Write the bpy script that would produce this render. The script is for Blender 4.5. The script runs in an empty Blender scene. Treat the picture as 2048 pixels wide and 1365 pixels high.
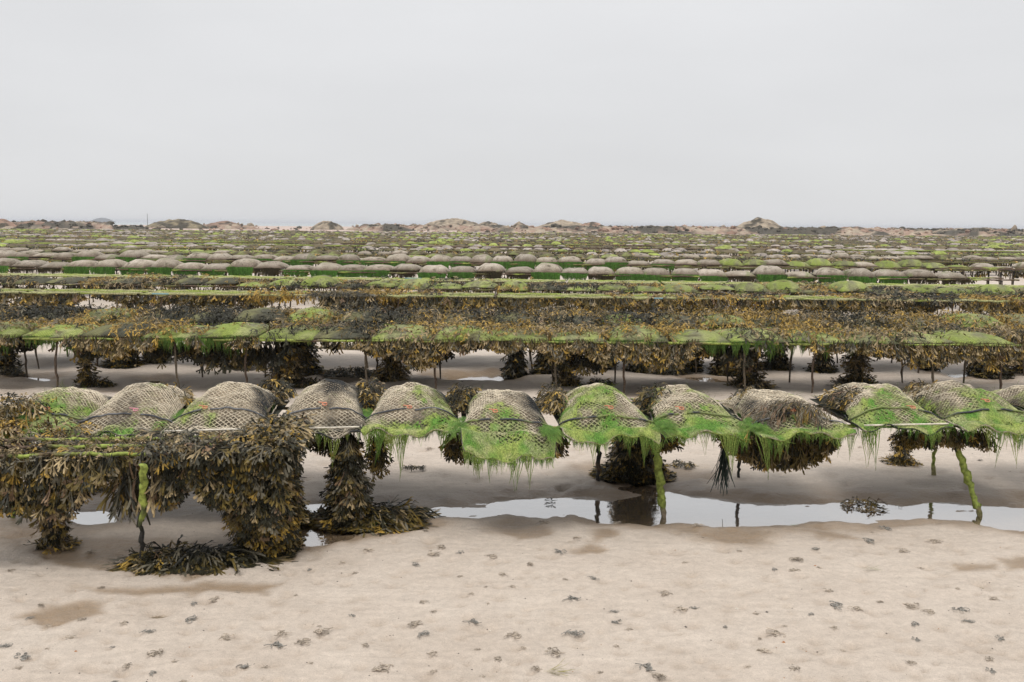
import bpy, math, random
import numpy as np
from mathutils import Vector, Matrix

R = math.radians
scene = bpy.context.scene
COL = scene.collection

# ------------------------------------------------------------------ camera
CAM_H = 1.70
PITCH, ROLL = R(6.69), R(0.45)
FPX = 35.0 / 36.0 * 2048.0
Fw = np.array([0, math.cos(PITCH), -math.sin(PITCH)])
R0 = np.array([1.0, 0, 0]); U0 = np.array([0, math.sin(PITCH), math.cos(PITCH)])
Rv = R0 * math.cos(ROLL) + U0 * math.sin(ROLL)
Uv = -R0 * math.sin(ROLL) + U0 * math.cos(ROLL)
cam_d = bpy.data.cameras.new('camera'); cam = bpy.data.objects.new('camera', cam_d); COL.objects.link(cam)
cam_d.lens = 35; cam_d.sensor_width = 36; cam_d.clip_start = 0.05; cam_d.clip_end = 30000
m = Matrix.Identity(4)
for i in range(3):
    m[i][0], m[i][1], m[i][2] = Rv[i], Uv[i], -Fw[i]
m[2][3] = CAM_H
cam.matrix_world = m
scene.camera = cam

def at(px, py, h=0.0):
    """point of the plane z=h seen at photograph pixel px,py"""
    d = Fw * FPX + Rv * (px - 1024) - Uv * (py - 682.5)
    t = (h - CAM_H) / d[2]
    return np.array([d[0] * t, d[1] * t, h])
def proj(p):
    q = np.array(p, float) - np.array([0, 0, CAM_H])
    z = q @ Fw
    return 1024 + FPX * (q @ Rv) / z, 682.5 - FPX * (q @ Uv) / z

# ------------------------------------------------------------------ world, sun, exposure
SUN_EL, SUN_ROT = R(74), R(200)
w = bpy.data.worlds.new("World"); scene.world = w; w.use_nodes = True
nt = w.node_tree; nt.nodes.clear(); N = nt.nodes.new; L = nt.links.new
out = N('ShaderNodeOutputWorld'); bg = N('ShaderNodeBackground'); L(bg.outputs[0], out.inputs[0])
sky = N('ShaderNodeTexSky'); sky.sky_type = 'NISHITA'; sky.sun_disc = False
sky.sun_elevation = SUN_EL; sky.sun_rotation = SUN_ROT
bg.inputs[1].default_value = 0.1
tc = N('ShaderNodeTexCoord'); sep = N('ShaderNodeSeparateXYZ'); L(tc.outputs['Generated'], sep.inputs[0])
mx = N('ShaderNodeMath'); mx.operation = 'MAXIMUM'; L(sep.outputs[2], mx.inputs[0]); mx.inputs[1].default_value = 0
sq = N('ShaderNodeMath'); sq.operation = 'POWER'; L(mx.outputs[0], sq.inputs[0]); sq.inputs[1].default_value = 1.7
lum = N('ShaderNodeMath'); lum.operation = 'MULTIPLY_ADD'; L(sq.outputs[0], lum.inputs[0]); lum.inputs[1].default_value = 8.6; lum.inputs[2].default_value = 7.45
mp = N('ShaderNodeMapping'); L(tc.outputs['Generated'], mp.inputs[0]); mp.inputs['Scale'].default_value = (1, 1, 4)
mp.inputs['Rotation'].default_value = (0, 0.06, 0)
cn = N('ShaderNodeTexNoise'); L(mp.outputs[0], cn.inputs[0]); cn.inputs['Scale'].default_value = 2.2; cn.inputs['Detail'].default_value = 5; cn.inputs['Roughness'].default_value = .5
cr = N('ShaderNodeMapRange'); L(cn.outputs[0], cr.inputs[0]); cr.inputs[1].default_value = .3; cr.inputs[2].default_value = .7; cr.inputs[3].default_value = .955; cr.inputs[4].default_value = 1.04
lm2 = N('ShaderNodeMath'); lm2.operation = 'MULTIPLY'; L(lum.outputs[0], lm2.inputs[0]); L(cr.outputs[0], lm2.inputs[1])
cc = N('ShaderNodeCombineColor')
for i, v in enumerate((.992, .996, 1.01)):
    k = N('ShaderNodeMath'); k.operation = 'MULTIPLY'; L(lm2.outputs[0], k.inputs[0]); k.inputs[1].default_value = v; L(k.outputs[0], cc.inputs[i])
mixs = N('ShaderNodeMix'); mixs.data_type = 'RGBA'; mixs.inputs[0].default_value = .96
L(sky.outputs[0], mixs.inputs[6]); L(cc.outputs[0], mixs.inputs[7]); L(mixs.outputs[2], bg.inputs[0])

sd = bpy.data.lights.new('sun', 'SUN'); sun = bpy.data.objects.new('sun', sd); COL.objects.link(sun)
sd.energy = 1.5; sd.angle = R(28); sd.color = (1, .965, .92)
sun.rotation_euler = (math.pi / 2 - SUN_EL, 0, math.pi - SUN_ROT + math.pi)
sdir = Vector((math.sin(SUN_ROT) * math.cos(SUN_EL), math.cos(SUN_ROT) * math.cos(SUN_EL), math.sin(SUN_EL)))
sun.rotation_euler = sdir.to_track_quat('Z', 'Y').to_euler()
scene.view_settings.view_transform = 'Standard'; scene.view_settings.look = 'None'
scene.view_settings.exposure = 0; scene.view_settings.gamma = 1; scene.view_settings.use_curve_mapping = False
scene.render.engine = 'CYCLES'
scene.cycles.max_bounces = 6; scene.cycles.transparent_max_bounces = 12; scene.cycles.volume_bounces = 0

# ------------------------------------------------------------------ noise
def _h(ix, iy, s):
    v = np.sin(ix * 127.1 + iy * 311.7 + s * 74.7) * 43758.5453
    return v - np.floor(v)
def vn(x, y, s=0):
    x = np.asarray(x, float); y = np.asarray(y, float)
    ix = np.floor(x); iy = np.floor(y); fx = x - ix; fy = y - iy
    fx = fx * fx * (3 - 2 * fx); fy = fy * fy * (3 - 2 * fy)
    a = _h(ix, iy, s); b = _h(ix + 1, iy, s); c = _h(ix, iy + 1, s); d = _h(ix + 1, iy + 1, s)
    return (a + (b - a) * fx) * (1 - fy) + (c + (d - c) * fx) * fy
def fbm(x, y, s=0, o=4):
    r = 0; a = .5; f = 1; t = 0
    for k in range(o):
        r = r + a * vn(x * f + 17.3 * k, y * f - 9.1 * k, s + k); t += a; a *= .5; f *= 2.03
    return r / t
def sst(a, b, x):
    t = np.clip((x - a) / (b - a), 0, 1); return t * t * (3 - 2 * t)

# ------------------------------------------------------------------ mesh helpers
def tag(o, label=None, cat=None, group=None, kind=None):
    if label: o['label'] = label
    if cat: o['category'] = cat
    if group: o['group'] = group
    if kind: o['kind'] = kind
    return o
def empty(name, loc, rz=0.0):
    o = bpy.data.objects.new(name, None); COL.objects.link(o)
    o.location = Vector([float(v) for v in loc]); o.rotation_euler = (0, 0, rz); o.empty_display_size = .1
    return o
class Geo:
    def __init__(s): s.V = []; s.Q = []; s.T = []; s.C = []; s.n = 0
    def add(s, V, Q=None, T=None, C=None):
        V = np.asarray(V, float).reshape(-1, 3)
        if Q is not None and len(Q): s.Q.append(np.asarray(Q, np.int64).reshape(-1, 4) + s.n)
        if T is not None and len(T): s.T.append(np.asarray(T, np.int64).reshape(-1, 3) + s.n)
        if C is None: C = np.full((len(V), 3), .5)
        C = np.asarray(C, float)
        if C.ndim == 1: C = np.tile(C, (len(V), 1))
        s.V.append(V); s.C.append(C); s.n += len(V)
    def mesh(s, name, mat, smooth=True):
        V = np.concatenate(s.V); C = np.concatenate(s.C)
        Q = np.concatenate(s.Q) if s.Q else np.zeros((0, 4), int)
        T = np.concatenate(s.T) if s.T else np.zeros((0, 3), int)
        me = bpy.data.meshes.new(name)
        me.vertices.add(len(V)); me.vertices.foreach_set('co', V.ravel())
        me.loops.add(Q.size + T.size); me.loops.foreach_set('vertex_index', np.concatenate([Q.ravel(), T.ravel()]).astype(np.int32))
        me.polygons.add(len(Q) + len(T))
        st = np.concatenate([np.arange(len(Q)) * 4, Q.size + np.arange(len(T)) * 3]).astype(np.int32)
        me.polygons.foreach_set('loop_start', st)
        me.polygons.foreach_set('use_smooth', np.full(len(st), smooth))
        ca = me.color_attributes.new('col', 'FLOAT_COLOR', 'POINT')
        c4 = np.ones((len(V), 4)); c4[:, :3] = C; ca.data.foreach_set('color', c4.ravel())
        me.materials.append(mat); me.update(calc_edges=True)
        return me
    def build(s, name, mat, parent=None, smooth=True):
        o = bpy.data.objects.new(name, s.mesh(name, mat, smooth)); COL.objects.link(o)
        if parent: o.parent = parent
        return o
def inst(name, me, parent=None, loc=None, rz=0, sc=None):
    o = bpy.data.objects.new(name, me); COL.objects.link(o)
    if parent: o.parent = parent
    if loc is not None: o.location = Vector([float(v) for v in loc])
    o.rotation_euler = (0, 0, rz)
    if sc is not None: o.scale = sc
    return o
def gridq(nu, nv):
    i = np.arange(nu - 1)[:, None]; j = np.arange(nv - 1)[None]
    a = i * nv + j
    return np.stack([a, a + nv, a + nv + 1, a + 1], -1).reshape(-1, 4)
def tube(g, P, r, sides=6, C=None, cap=True, rough=0.0, rng=None):
    P = np.asarray(P, float); n = len(P)
    T = np.gradient(P, axis=0); T /= np.linalg.norm(T, axis=1)[:, None] + 1e-9
    ref = np.tile([0, 0, 1.0], (n, 1)); ref[np.abs(T[:, 2]) > .8] = [1, 0, 0]
    if np.abs(T[:, 2]).mean() > .6: ref[:] = [1, 0, 0]
    elif np.abs(T[:, 2]).max() > .8: ref[:] = [.3, .2, 1.0]
    A = np.cross(T, ref); A /= np.linalg.norm(A, axis=1)[:, None] + 1e-9
    B = np.cross(T, A)
    th = np.arange(sides) / sides * 2 * math.pi
    rr = np.broadcast_to(np.asarray(r, float), (n,))[:, None] * np.ones((1, sides))
    if rough: rr = rr * (1 + rough * (np.random.rand(n, sides) - .5) * 2)
    V = P[:, None] + rr[..., None] * (A[:, None] * np.cos(th)[None, :, None] + B[:, None] * np.sin(th)[None, :, None])
    i = np.arange(n - 1)[:, None] * sides; k = np.arange(sides)[None]; k2 = (k + 1) % sides
    Q = np.stack([i + k, i + k2, i + sides + k2, i + sides + k], -1).reshape(-1, 4)
    V = V.reshape(-1, 3); TT = []
    if C is not None and np.ndim(C) == 2: C = np.repeat(C, sides, 0)
    elif C is not None: C = np.tile(C, (n * sides, 1))
    if cap:
        V = np.vstack([V, P[0], P[-1]])
        if C is not None: C = np.vstack([C, C[:1], C[-1:]])
        for q in range(sides):
            TT.append((n * sides, (q + 1) % sides, q)); b = (n - 1) * sides
            TT.append((n * sides + 1, b + q, b + (q + 1) % sides))
    g.add(V, Q, TT, C)

# ------------------------------------------------------------------ materials
def mat(name, build):
    m_ = bpy.data.materials.new(name); m_.use_nodes = True
    t = m_.node_tree; p = t.nodes['Principled BSDF']
    build(t, p); return m_
def noise(t, scale, detail=3, co='Object', rough=.5, vec_scale=None):
    n = t.nodes.new('ShaderNodeTexNoise'); n.inputs['Scale'].default_value = scale; n.inputs['Detail'].default_value = detail; n.inputs['Roughness'].default_value = rough
    c = t.nodes.new('ShaderNodeTexCoord'); mp = t.nodes.new('ShaderNodeMapping'); t.links.new(c.outputs[co], mp.inputs[0])
    if vec_scale: mp.inputs['Scale'].default_value = vec_scale
    t.links.new(mp.outputs[0], n.inputs[0]); return n.outputs[0]
def ramp(t, fac, stops):
    r = t.nodes.new('ShaderNodeValToRGB'); t.links.new(fac, r.inputs[0])
    e = r.color_ramp.elements
    while len(e) < len(stops): e.new(.5)
    for i, (p, c) in enumerate(stops): e[i].position = p; e[i].color = (*c, 1) if len(c) == 3 else c
    return r.outputs[0]
def mixc(t, f, a, b, mode='MIX'):
    m_ = t.nodes.new('ShaderNodeMix'); m_.data_type = 'RGBA'; m_.blend_type = mode
    for k, v in ((0, f), (6, a), (7, b)):
        if isinstance(v, (int, float)): m_.inputs[k].default_value = v
        elif isinstance(v, tuple): m_.inputs[k].default_value = (*v, 1)
        else: t.links.new(v, m_.inputs[k])
    return m_.outputs[2]
def vcol(t, n='col'):
    a = t.nodes.new('ShaderNodeAttribute'); a.attribute_name = n; return a
def bump(t, p, h, s=.5, d=.01):
    b = t.nodes.new('ShaderNodeBump'); b.inputs['Strength'].default_value = s; b.inputs['Distance'].default_value = d
    t.links.new(h, b.inputs['Height']); t.links.new(b.outputs[0], p.inputs['Normal']); return b
def math_(t, op, a, b=None, c=None):
    n = t.nodes.new('ShaderNodeMath'); n.operation = op
    for k, v in enumerate((a, b, c)):
        if v is None: continue
        if isinstance(v, (int, float)): n.inputs[k].default_value = v
        else: t.links.new(v, n.inputs[k])
    return n.outputs[0]
def maprange(t, v, a, b, c, d):
    n = t.nodes.new('ShaderNodeMapRange'); t.links.new(v, n.inputs[0])
    for k, x in enumerate((a, b, c, d)): n.inputs[k + 1].default_value = x
    return n.outputs[0]

def m_vc(name, rough=.5, spec=.4, nscale=60, namt=.35, bmp=0.0, bscale=300, bd=.002, vs=None, trans=0.0):
    def b(t, p):
        a = vcol(t)
        n = noise(t, nscale, 3, vec_scale=vs)
        f = maprange(t, n, .3, .7, 1 - namt, 1 + namt)
        mm = t.nodes.new('ShaderNodeVectorMath'); mm.operation = 'SCALE'; t.links.new(a.outputs[0], mm.inputs[0]); t.links.new(f, mm.inputs[3])
        t.links.new(mm.outputs[0], p.inputs['Base Color'])
        p.inputs['Roughness'].default_value = rough; p.inputs['Specular IOR Level'].default_value = spec
        if bmp: bump(t, p, noise(t, bscale, 3, vec_scale=vs), bmp, bd)
        if trans:
            tr = t.nodes.new('ShaderNodeBsdfTranslucent'); t.links.new(mm.outputs[0], tr.inputs[0])
            ms = t.nodes.new('ShaderNodeMixShader'); ms.inputs[0].default_value = trans
            o = t.nodes['Material Output']; t.links.new(p.outputs[0], ms.inputs[1]); t.links.new(tr.outputs[0], ms.inputs[2]); t.links.new(ms.outputs[0], o.inputs[0])
    return mat(name, b)
M_weed = m_vc('wrack', rough=.45, spec=.2, nscale=45, namt=.4, bmp=.3, bscale=90, bd=.003, trans=.12)
M_green = m_vc('green_algae', rough=.6, spec=.15, nscale=40, namt=.35, trans=.25)
M_mat = m_vc('green_algae_mat', rough=.8, spec=.1, nscale=160, namt=.5, bmp=.9, bscale=420, bd=.004, vs=(1, .3, 1))
M_net = m_vc('plastic_net', rough=.7, spec=.15, nscale=70, namt=.45)
M_fill = m_vc('oysters_in_silt', rough=.8, spec=.12, nscale=55, namt=.45, bmp=.8, bscale=120, bd=.006)
M_rod = m_vc('crusted_steel', rough=.75, spec=.25, nscale=50, namt=.5, bmp=.8, bscale=140, bd=.004)
M_plain = m_vc('dyed_rubber', rough=.5, spec=.35, nscale=50, namt=.25)
M_cast = m_vc('cast_sand', rough=.65, spec=.3, nscale=200, namt=.25)
M_far = m_vc('far_growth', rough=.75, spec=.2, nscale=6, namt=.3)
M_rock = m_vc('granite', rough=.85, spec=.2, nscale=.9, namt=.35, bmp=.6, bscale=2.2, bd=.25)

def b_bag(t, p):
    # colour carried by the mesh, mottled with silt and fouling, fine diamond netting in relief
    a = vcol(t); oi = t.nodes.new('ShaderNodeObjectInfo')
    c = t.nodes.new('ShaderNodeTexCoord'); ad = t.nodes.new('ShaderNodeVectorMath'); ad.operation = 'ADD'
    cb = t.nodes.new('ShaderNodeCombineXYZ'); t.links.new(math_(t, 'MULTIPLY', oi.outputs['Random'], 37.0), cb.inputs[0]); t.links.new(math_(t, 'MULTIPLY', oi.outputs['Random'], 11.0), cb.inputs[1])
    t.links.new(c.outputs['Object'], ad.inputs[0]); t.links.new(cb.outputs[0], ad.inputs[1])
    n = t.nodes.new('ShaderNodeTexNoise'); t.links.new(ad.outputs[0], n.inputs[0]); n.inputs['Scale'].default_value = 5; n.inputs['Detail'].default_value = 6; n.inputs['Roughness'].default_value = .65
    n2 = t.nodes.new('ShaderNodeTexNoise'); t.links.new(ad.outputs[0], n2.inputs[0]); n2.inputs['Scale'].default_value = 38; n2.inputs['Detail'].default_value = 3
    v1 = maprange(t, n2.outputs[0], .3, .7, .72, 1.25)
    rb = maprange(t, oi.outputs['Random'], 0, 1, .8, 1.15)
    f = math_(t, 'MULTIPLY', v1, rb)
    mm = t.nodes.new('ShaderNodeVectorMath'); mm.operation = 'SCALE'; t.links.new(a.outputs[0], mm.inputs[0]); t.links.new(f, mm.inputs[3])
    foul = mixc(t, maprange(t, n.outputs[0], .56, .66, 0, .75), mm.outputs[0], (.07, .055, .03))
    # diamonds
    sx = t.nodes.new('ShaderNodeSeparateXYZ'); t.links.new(c.outputs['Object'], sx.inputs[0])
    d1 = math_(t, 'SINE', math_(t, 'MULTIPLY', math_(t, 'ADD', sx.outputs[0], sx.outputs[1]), 230.0))
    d2 = math_(t, 'SINE', math_(t, 'MULTIPLY', math_(t, 'SUBTRACT', sx.outputs[0], sx.outputs[1]), 230.0))
    net = math_(t, 'MAXIMUM', d1, d2)
    hole = maprange(t, net, -.2, .5, 1.0, 0.0)
    cfin = mixc(t, math_(t, 'MULTIPLY', hole, .45), foul, (.05, .045, .035))
    t.links.new(cfin, p.inputs['Base Color']); p.inputs['Roughness'].default_value = .8; p.inputs['Specular IOR Level'].default_value = .12
    bump(t, p, math_(t, 'MULTIPLY_ADD', net, .3, n2.outputs[0]), .6, .008)
M_bag = mat('bag_net', b_bag)

def b_sand(t, p):
    a = vcol(t); s = t.nodes.new('ShaderNodeSeparateColor'); t.links.new(a.outputs[0], s.inputs[0])
    wet, mud, far = s.outputs[0], s.outputs[1], s.outputs[2]
    n1 = noise(t, 2.2, 5); n2 = noise(t, 210, 2); n3 = noise(t, 30, 7, rough=.7); n4 = noise(t, 14, 4, vec_scale=(.35, 1.6, 1))
    base = ramp(t, n1, [(.3, (.485, .405, .33)), (.7, (.535, .456, .378))])
    g = maprange(t, n2, .25, .75, .84, 1.14); g2 = maprange(t, n3, .3, .7, .86, 1.12); g3 = maprange(t, n4, .3, .7, .94, 1.05)
    gg = math_(t, 'MULTIPLY', math_(t, 'MULTIPLY', g, g2), g3)
    spk = noise(t, 95, 1); specks = maprange(t, spk, .72, .76, 0, .4)
    base = mixc(t, specks, base, (.16, .13, .10))
    base = mixc(t, far, base, (.46, .345, .28))
    wetn = math_(t, 'MULTIPLY', wet, maprange(t, n3, .3, .7, .8, 1.15)); wc = t.nodes.new('ShaderNodeClamp'); t.links.new(wetn, wc.inputs[0])
    base = mixc(t, wc.outputs[0], base, (.30, .215, .14))
    mn = math_(t, 'MULTIPLY', mud, maprange(t, n3, .35, .65, .45, 1.1)); mc = t.nodes.new('ShaderNodeClamp'); t.links.new(mn, mc.inputs[0])
    base = mixc(t, mc.outputs[0], base, (.19, .16, .125))
    mm = t.nodes.new('ShaderNodeVectorMath'); mm.operation = 'SCALE'; t.links.new(base, mm.inputs[0]); t.links.new(gg, mm.inputs[3])
    t.links.new(mm.outputs[0], p.inputs['Base Color'])
    t.links.new(maprange(t, wc.outputs[0], 0, 1, .62, .3), p.inputs['Roughness']); p.inputs['Specular IOR Level'].default_value = .45
    h = math_(t, 'ADD', math_(t, 'MULTIPLY', n3, 1.0), math_(t, 'MULTIPLY', n2, .12))
    h = math_(t, 'MULTIPLY_ADD', n4, .5, h)
    bump(t, p, h, .9, .014)
M_sand = mat('wet_sand', b_sand)

def b_water(t, p):
    o = t.nodes['Material Output']
    gl = t.nodes.new('ShaderNodeBsdfGlossy'); gl.inputs['Roughness'].default_value = .03; gl.inputs['Color'].default_value = (.97, .97, .97, 1)
    tr = t.nodes.new('ShaderNodeBsdfTransparent'); tr.inputs[0].default_value = (.97, .95, .9, 1)
    fr0 = t.nodes.new('ShaderNodeFresnel'); fr0.inputs[0].default_value = 1.33
    b = t.nodes.new('ShaderNodeBump'); b.inputs['Strength'].default_value = .25; b.inputs['Distance'].default_value = .004
    t.links.new(noise(t, 9, 2, vec_scale=(1, 2, 1)), b.inputs['Height']); t.links.new(b.outputs[0], gl.inputs['Normal'])
    ms = t.nodes.new('ShaderNodeMixShader'); t.links.new(maprange(t, fr0.outputs[0], .02, .2, .12, .64), ms.inputs[0])
    t.links.new(tr.outputs[0], ms.inputs[1]); t.links.new(gl.outputs[0], ms.inputs[2]); t.links.new(ms.outputs[0], o.inputs[0])
M_water = mat('shallow_water', b_water)
def b_sea(t, p):
    p.inputs['Base Color'].default_value = (.30, .335, .34, 1); p.inputs['Roughness'].default_value = .35
    bump(t, p, noise(t, .25, 4), .4, .5)
M_sea = mat('sea_water', b_sea)

# ------------------------------------------------------------------ ground
WL = -0.012   # level of the standing water
def poly_px(pts, h=0.0): return np.array([at(x, y, h)[:2] for x, y in pts])
def inside_sd(P, X, Y):
    """signed distance, positive inside polygon P"""
    d = np.full(X.shape, 1e9); ins = np.zeros(X.shape, bool)
    for i in range(len(P)):
        ax, ay = P[i]; bx, by = P[(i + 1) % len(P)]
        ex, ey = bx - ax, by - ay
        t_ = np.clip(((X - ax) * ex + (Y - ay) * ey) / (ex * ex + ey * ey + 1e-12), 0, 1)
        d = np.minimum(d, np.hypot(X - ax - t_ * ex, Y - ay - t_ * ey))
        c = ((ay > Y) != (by > Y)) & (X < (bx - ax) * (Y - ay) / (by - ay + 1e-12) + ax); ins ^= c
    return np.where(ins, d, -d)
POOLS = [poly_px(p) for p in [
    [(790, 1022), (850, 1000), (905, 1003), (960, 992), (1050, 988), (1150, 990), (1240, 992), (1215, 968), (1172, 944), (1190, 935), (1240, 945), (1330, 948), (1400, 962), (1345, 972), (1400, 985),
     (1480, 992), (1560, 1004), (1620, 1002), (1700, 992), (1800, 1000), (1900, 996), (2060, 1002), (2250, 1005), (2250, 1075), (2048, 1066), (1950, 1052), (1850, 1040), (1720, 1052), (1640, 1046), (1560, 1056), (1450, 1056), (1350, 1052), (1200, 1046), (1090, 1034), (900, 1034), (850, 1042), (800, 1050)],
    [(575, 1006), (650, 998), (740, 1000), (830, 1008), (850, 1052), (760, 1068), (680, 1082), (600, 1100), (550, 1086)],
    [(440, 1020), (540, 1016), (580, 1050), (590, 1085), (520, 1078), (470, 1050)],
    [(130, 1020), (200, 1014), (265, 1026), (240, 1044), (170, 1056), (120, 1060)],
    [(15, 1072), (75, 1064), (85, 1074), (40, 1086)],
    [(1010, 1051), (1040, 1048), (1062, 1054), (1050, 1062), (1020, 1062)],
    [(1420, 1068), (1480, 1060), (1505, 1072), (1480, 1086), (1440, 1082)],
    [(860, 752), (1000, 744), (1080, 752), (1000, 766), (880, 764)],
    [(1370, 752), (1480, 758), (1500, 768), (1400, 766)],
    [(280, 758), (340, 756), (350, 768), (290, 770)], [(640, 762), (720, 760), (700, 770), (640, 770)],
    [(1880, 744), (1950, 748), (1930, 756), (1880, 752)],
    [(20, 750), (110, 752), (100, 762), (10, 760)],
]]
WETS = [poly_px(p) for p in [
    [(60, 1085), (270, 1075), (600, 1095), (560, 1130), (330, 1150), (150, 1140), (60, 1110)],
    [(30, 1235), (200, 1205), (210, 1230), (100, 1255)],
    [(150, 1185), (420, 1172), (560, 1170), (540, 1188), (300, 1195)],
    [(1140, 1102), (1190, 1092), (1228, 1106), (1200, 1116), (1160, 1112)], [(1165, 1060), (1215, 1060), (1230, 1076), (1190, 1080)], [(985, 1045), (1060, 1042), (1100, 1056), (1085, 1080), (1030, 1082)],
    [(370, 1142), (430, 1140), (400, 1165)],
    [(1590, 1060), (1650, 1058), (1720, 1084), (1640, 1080)],
    [(1880, 1130), (1980, 1126), (1990, 1138), (1920, 1142)],
    [(2000, 1120), (2100, 1115), (2100, 1145), (2010, 1140)],
    [(1390, 1065), (1500, 1058), (1515, 1085), (1450, 1092)],
    [(-100, 960), (480, 960), (480, 1020), (-100, 1080)],
]]
rs = np.random.RandomState(7)
CASTS = [(20,1152),(737,1108),(881,1103),(920,1113),(864,1116),(832,1137),(986,1121),(620,1138),(430,1206),(383,1248),(249,1255),(452,1284),(566,1277),(640,1271),(603,1293),(552,1301),(730,1300),(847,1277),(833,1257),(49,1321),(312,1319),(491,1338),(532,1339),(945,1251),(10,1301),(762,1345),(1031,1280),(1047,1302),(1110,1313),(1148,1275),(1233,1250),(1363,1230),(1389,1225),(1328,1195),(1591,1148),(1655,1192),(1548,1276),(1292,1345),(1317,1361),(1527,1310),(1671,1221),(1712,1228),(1860,1234),(1829,1259),(1937,1253),(1921,1230),(1985,1206),(1980,1328),(1819,1215),(1591,1128),(1404,1082),(1804,1110),(1737,1087),(1870,1090),(1773,1062),(1235,1051),(1394,1055),(1087,1050),(1154,1084),(1118,1113),(1061,1137),(1143,1206),(165,1250),(180,1110),(250,1130),(1720,905),(860,905),(960,908),(1050,930),(940,935),(1500,905),(1830,935),(1960,930)]
CAST_W = [at(x, y) for x, y in CASTS]
tries = 0
while len(CAST_W) < 150 and tries < 5000:
    tries += 1
    yy = 1062 + (1400 - 1062) * rs.rand() ** .8; p = at(rs.uniform(-60, 2110), yy)
    if yy < 1140 and p[0] < -.9: continue
    if min(np.hypot(p[0] - q[0], p[1] - q[1]) for q in CAST_W) > .085: CAST_W.append(p)
PITS = [(*at(320, 1230)[:2], .055, .03), (*at(1448, 1107)[:2], .04, .028), (*at(1310, 1108)[:2], .035, .03), (*at(410, 1208)[:2], .05, .022), (*at(1850, 1139)[:2], .05, .03), (*at(1960, 1170)[:2], .05, .03), (*at(655, 1080)[:2], .06, .024), (*at(860, 1085)[:2], .05, .026)]
for k in range(520):
    yy = 1066 + (1400 - 1066) * rs.rand() ** .9; p = at(rs.uniform(-60, 2110), yy)
    PITS.append((p[0], p[1], rs.uniform(.012, .042), rs.uniform(.004, .016)))
for k in range(150):
    p = at(rs.uniform(-60, 2110), rs.uniform(885, 985)); PITS.append((p[0], p[1], rs.uniform(.02, .06), rs.uniform(.008, .028)))

def ground(X, Y):
    xx = X + .09 * (fbm(X * 3, Y * 3, 31, 3) - .5); yy = Y + .16 * (fbm(X * 3, Y * 3, 47, 3) - .5) + .08 * (fbm(X * 9, Y * 9, 48, 2) - .5); xx = xx + .14 * (fbm(X * 9, Y * 9, 32, 2) - .5)
    near = Y < 16
    z = .012 + .014 * (fbm(X * .8, Y * .8, 3, 4) - .5) + .007 * (fbm(X * 5, Y * 5, 5, 3) - .5) + .009 * (fbm(X * 16, Y * 16, 6, 2) - .5)
    # churned, hummocky ground under and between the rows
    wB = sst(7.3, 9.2, Y) * (1 - sst(12.5, 15, Y))
    z = z + wB * (.10 * (fbm(X * .9, Y * 1.5, 12, 3) - .42) + .03 * (fbm(X * 3, Y * 3, 13, 3) - .5))
    wA = sst(5.9, 6.3, Y) * (1 - sst(7.3, 8.2, Y))
    z = z + wA * (.012 + .02 * (fbm(X * 2.5, Y * 2.5, 14, 4) - .5))
    z = z + sst(14, 20, Y) * (.06 * (fbm(X * .7, Y * .9, 15, 4) - .45))
    z = z + sst(60, 150, Y) * .25 * (fbm(X * .02, Y * .03, 16, 3) - .45)
    lowest = np.where(Y < 60, -.006, -.3); z = np.maximum(z, lowest)
    wet = sst(.012, -.008, z) * .5 * (Y < 16)
    sd_all = np.full(X.shape, -9.0)
    sel = near
    for P in POOLS:
        d = inside_sd(P, xx[sel], yy[sel]); sd_all[sel] = np.maximum(sd_all[sel], d)
    mpool = sst(-.12, .18, sd_all)
    POOLN = .046 * (fbm(X * 5, Y * 9, 49, 4) - .5) * sst(-.30, -.02, sd_all)
    z = z * (1 - mpool) - .026 * mpool + POOLN
    wet = np.maximum(wet, sst(-.22, .0, sd_all + .10 * (fbm(X * 6, Y * 6, 50, 3) - .5)) * .9)
    for P in WETS:
        d = np.full(X.shape, -9.0); d[sel] = inside_sd(P, xx[sel], yy[sel]); wet = np.maximum(wet, sst(-.04, .04, d) * .95)
        z = z - .008 * sst(-.05, .07, d) * (z > 0)
    n = np.where(near)[0] if X.ndim == 1 else None
    for (px_, py_, r_, dp) in PITS:
        k = np.where((np.abs(X - px_) < 2 * r_) & (np.abs(Y - py_) < 2 * r_))
        d2 = ((X[k] - px_) ** 2 + ((Y[k] - py_) * 1.1) ** 2) / (r_ * r_)
        e = np.exp(-d2 * 1.3); z[k] -= dp * e * 1.3; wet[k] = np.maximum(wet[k], .35 * e)
    for p in CAST_W:
        k = np.where((np.abs(X - p[0]) < .09) & (np.abs(Y - p[1]) < .09))
        z[k] += .008 * np.exp(-((X[k] - p[0]) ** 2 + (Y[k] - p[1]) ** 2) / .0012)
    mud = np.clip(wA * (.22 + 1.8 * (fbm(X * 2.3, Y * 3, 21, 4) - .5)) * (1 - sst(6.4, 7.2, Y)) + wB * np.clip(3.2 * (fbm(X * .9, Y * 1.8, 22, 4) - .52) + .0, 0, .6) * (1 - sst(11.5, 13, Y)) * sst(8.4, 9.2, Y), 0, 1)  # mud tint, also painting in part of the shade under the nearest table
    far = sst(40, 140, Y)
    return z, np.stack([np.clip(wet, 0, 1), mud, far], -1)

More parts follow.
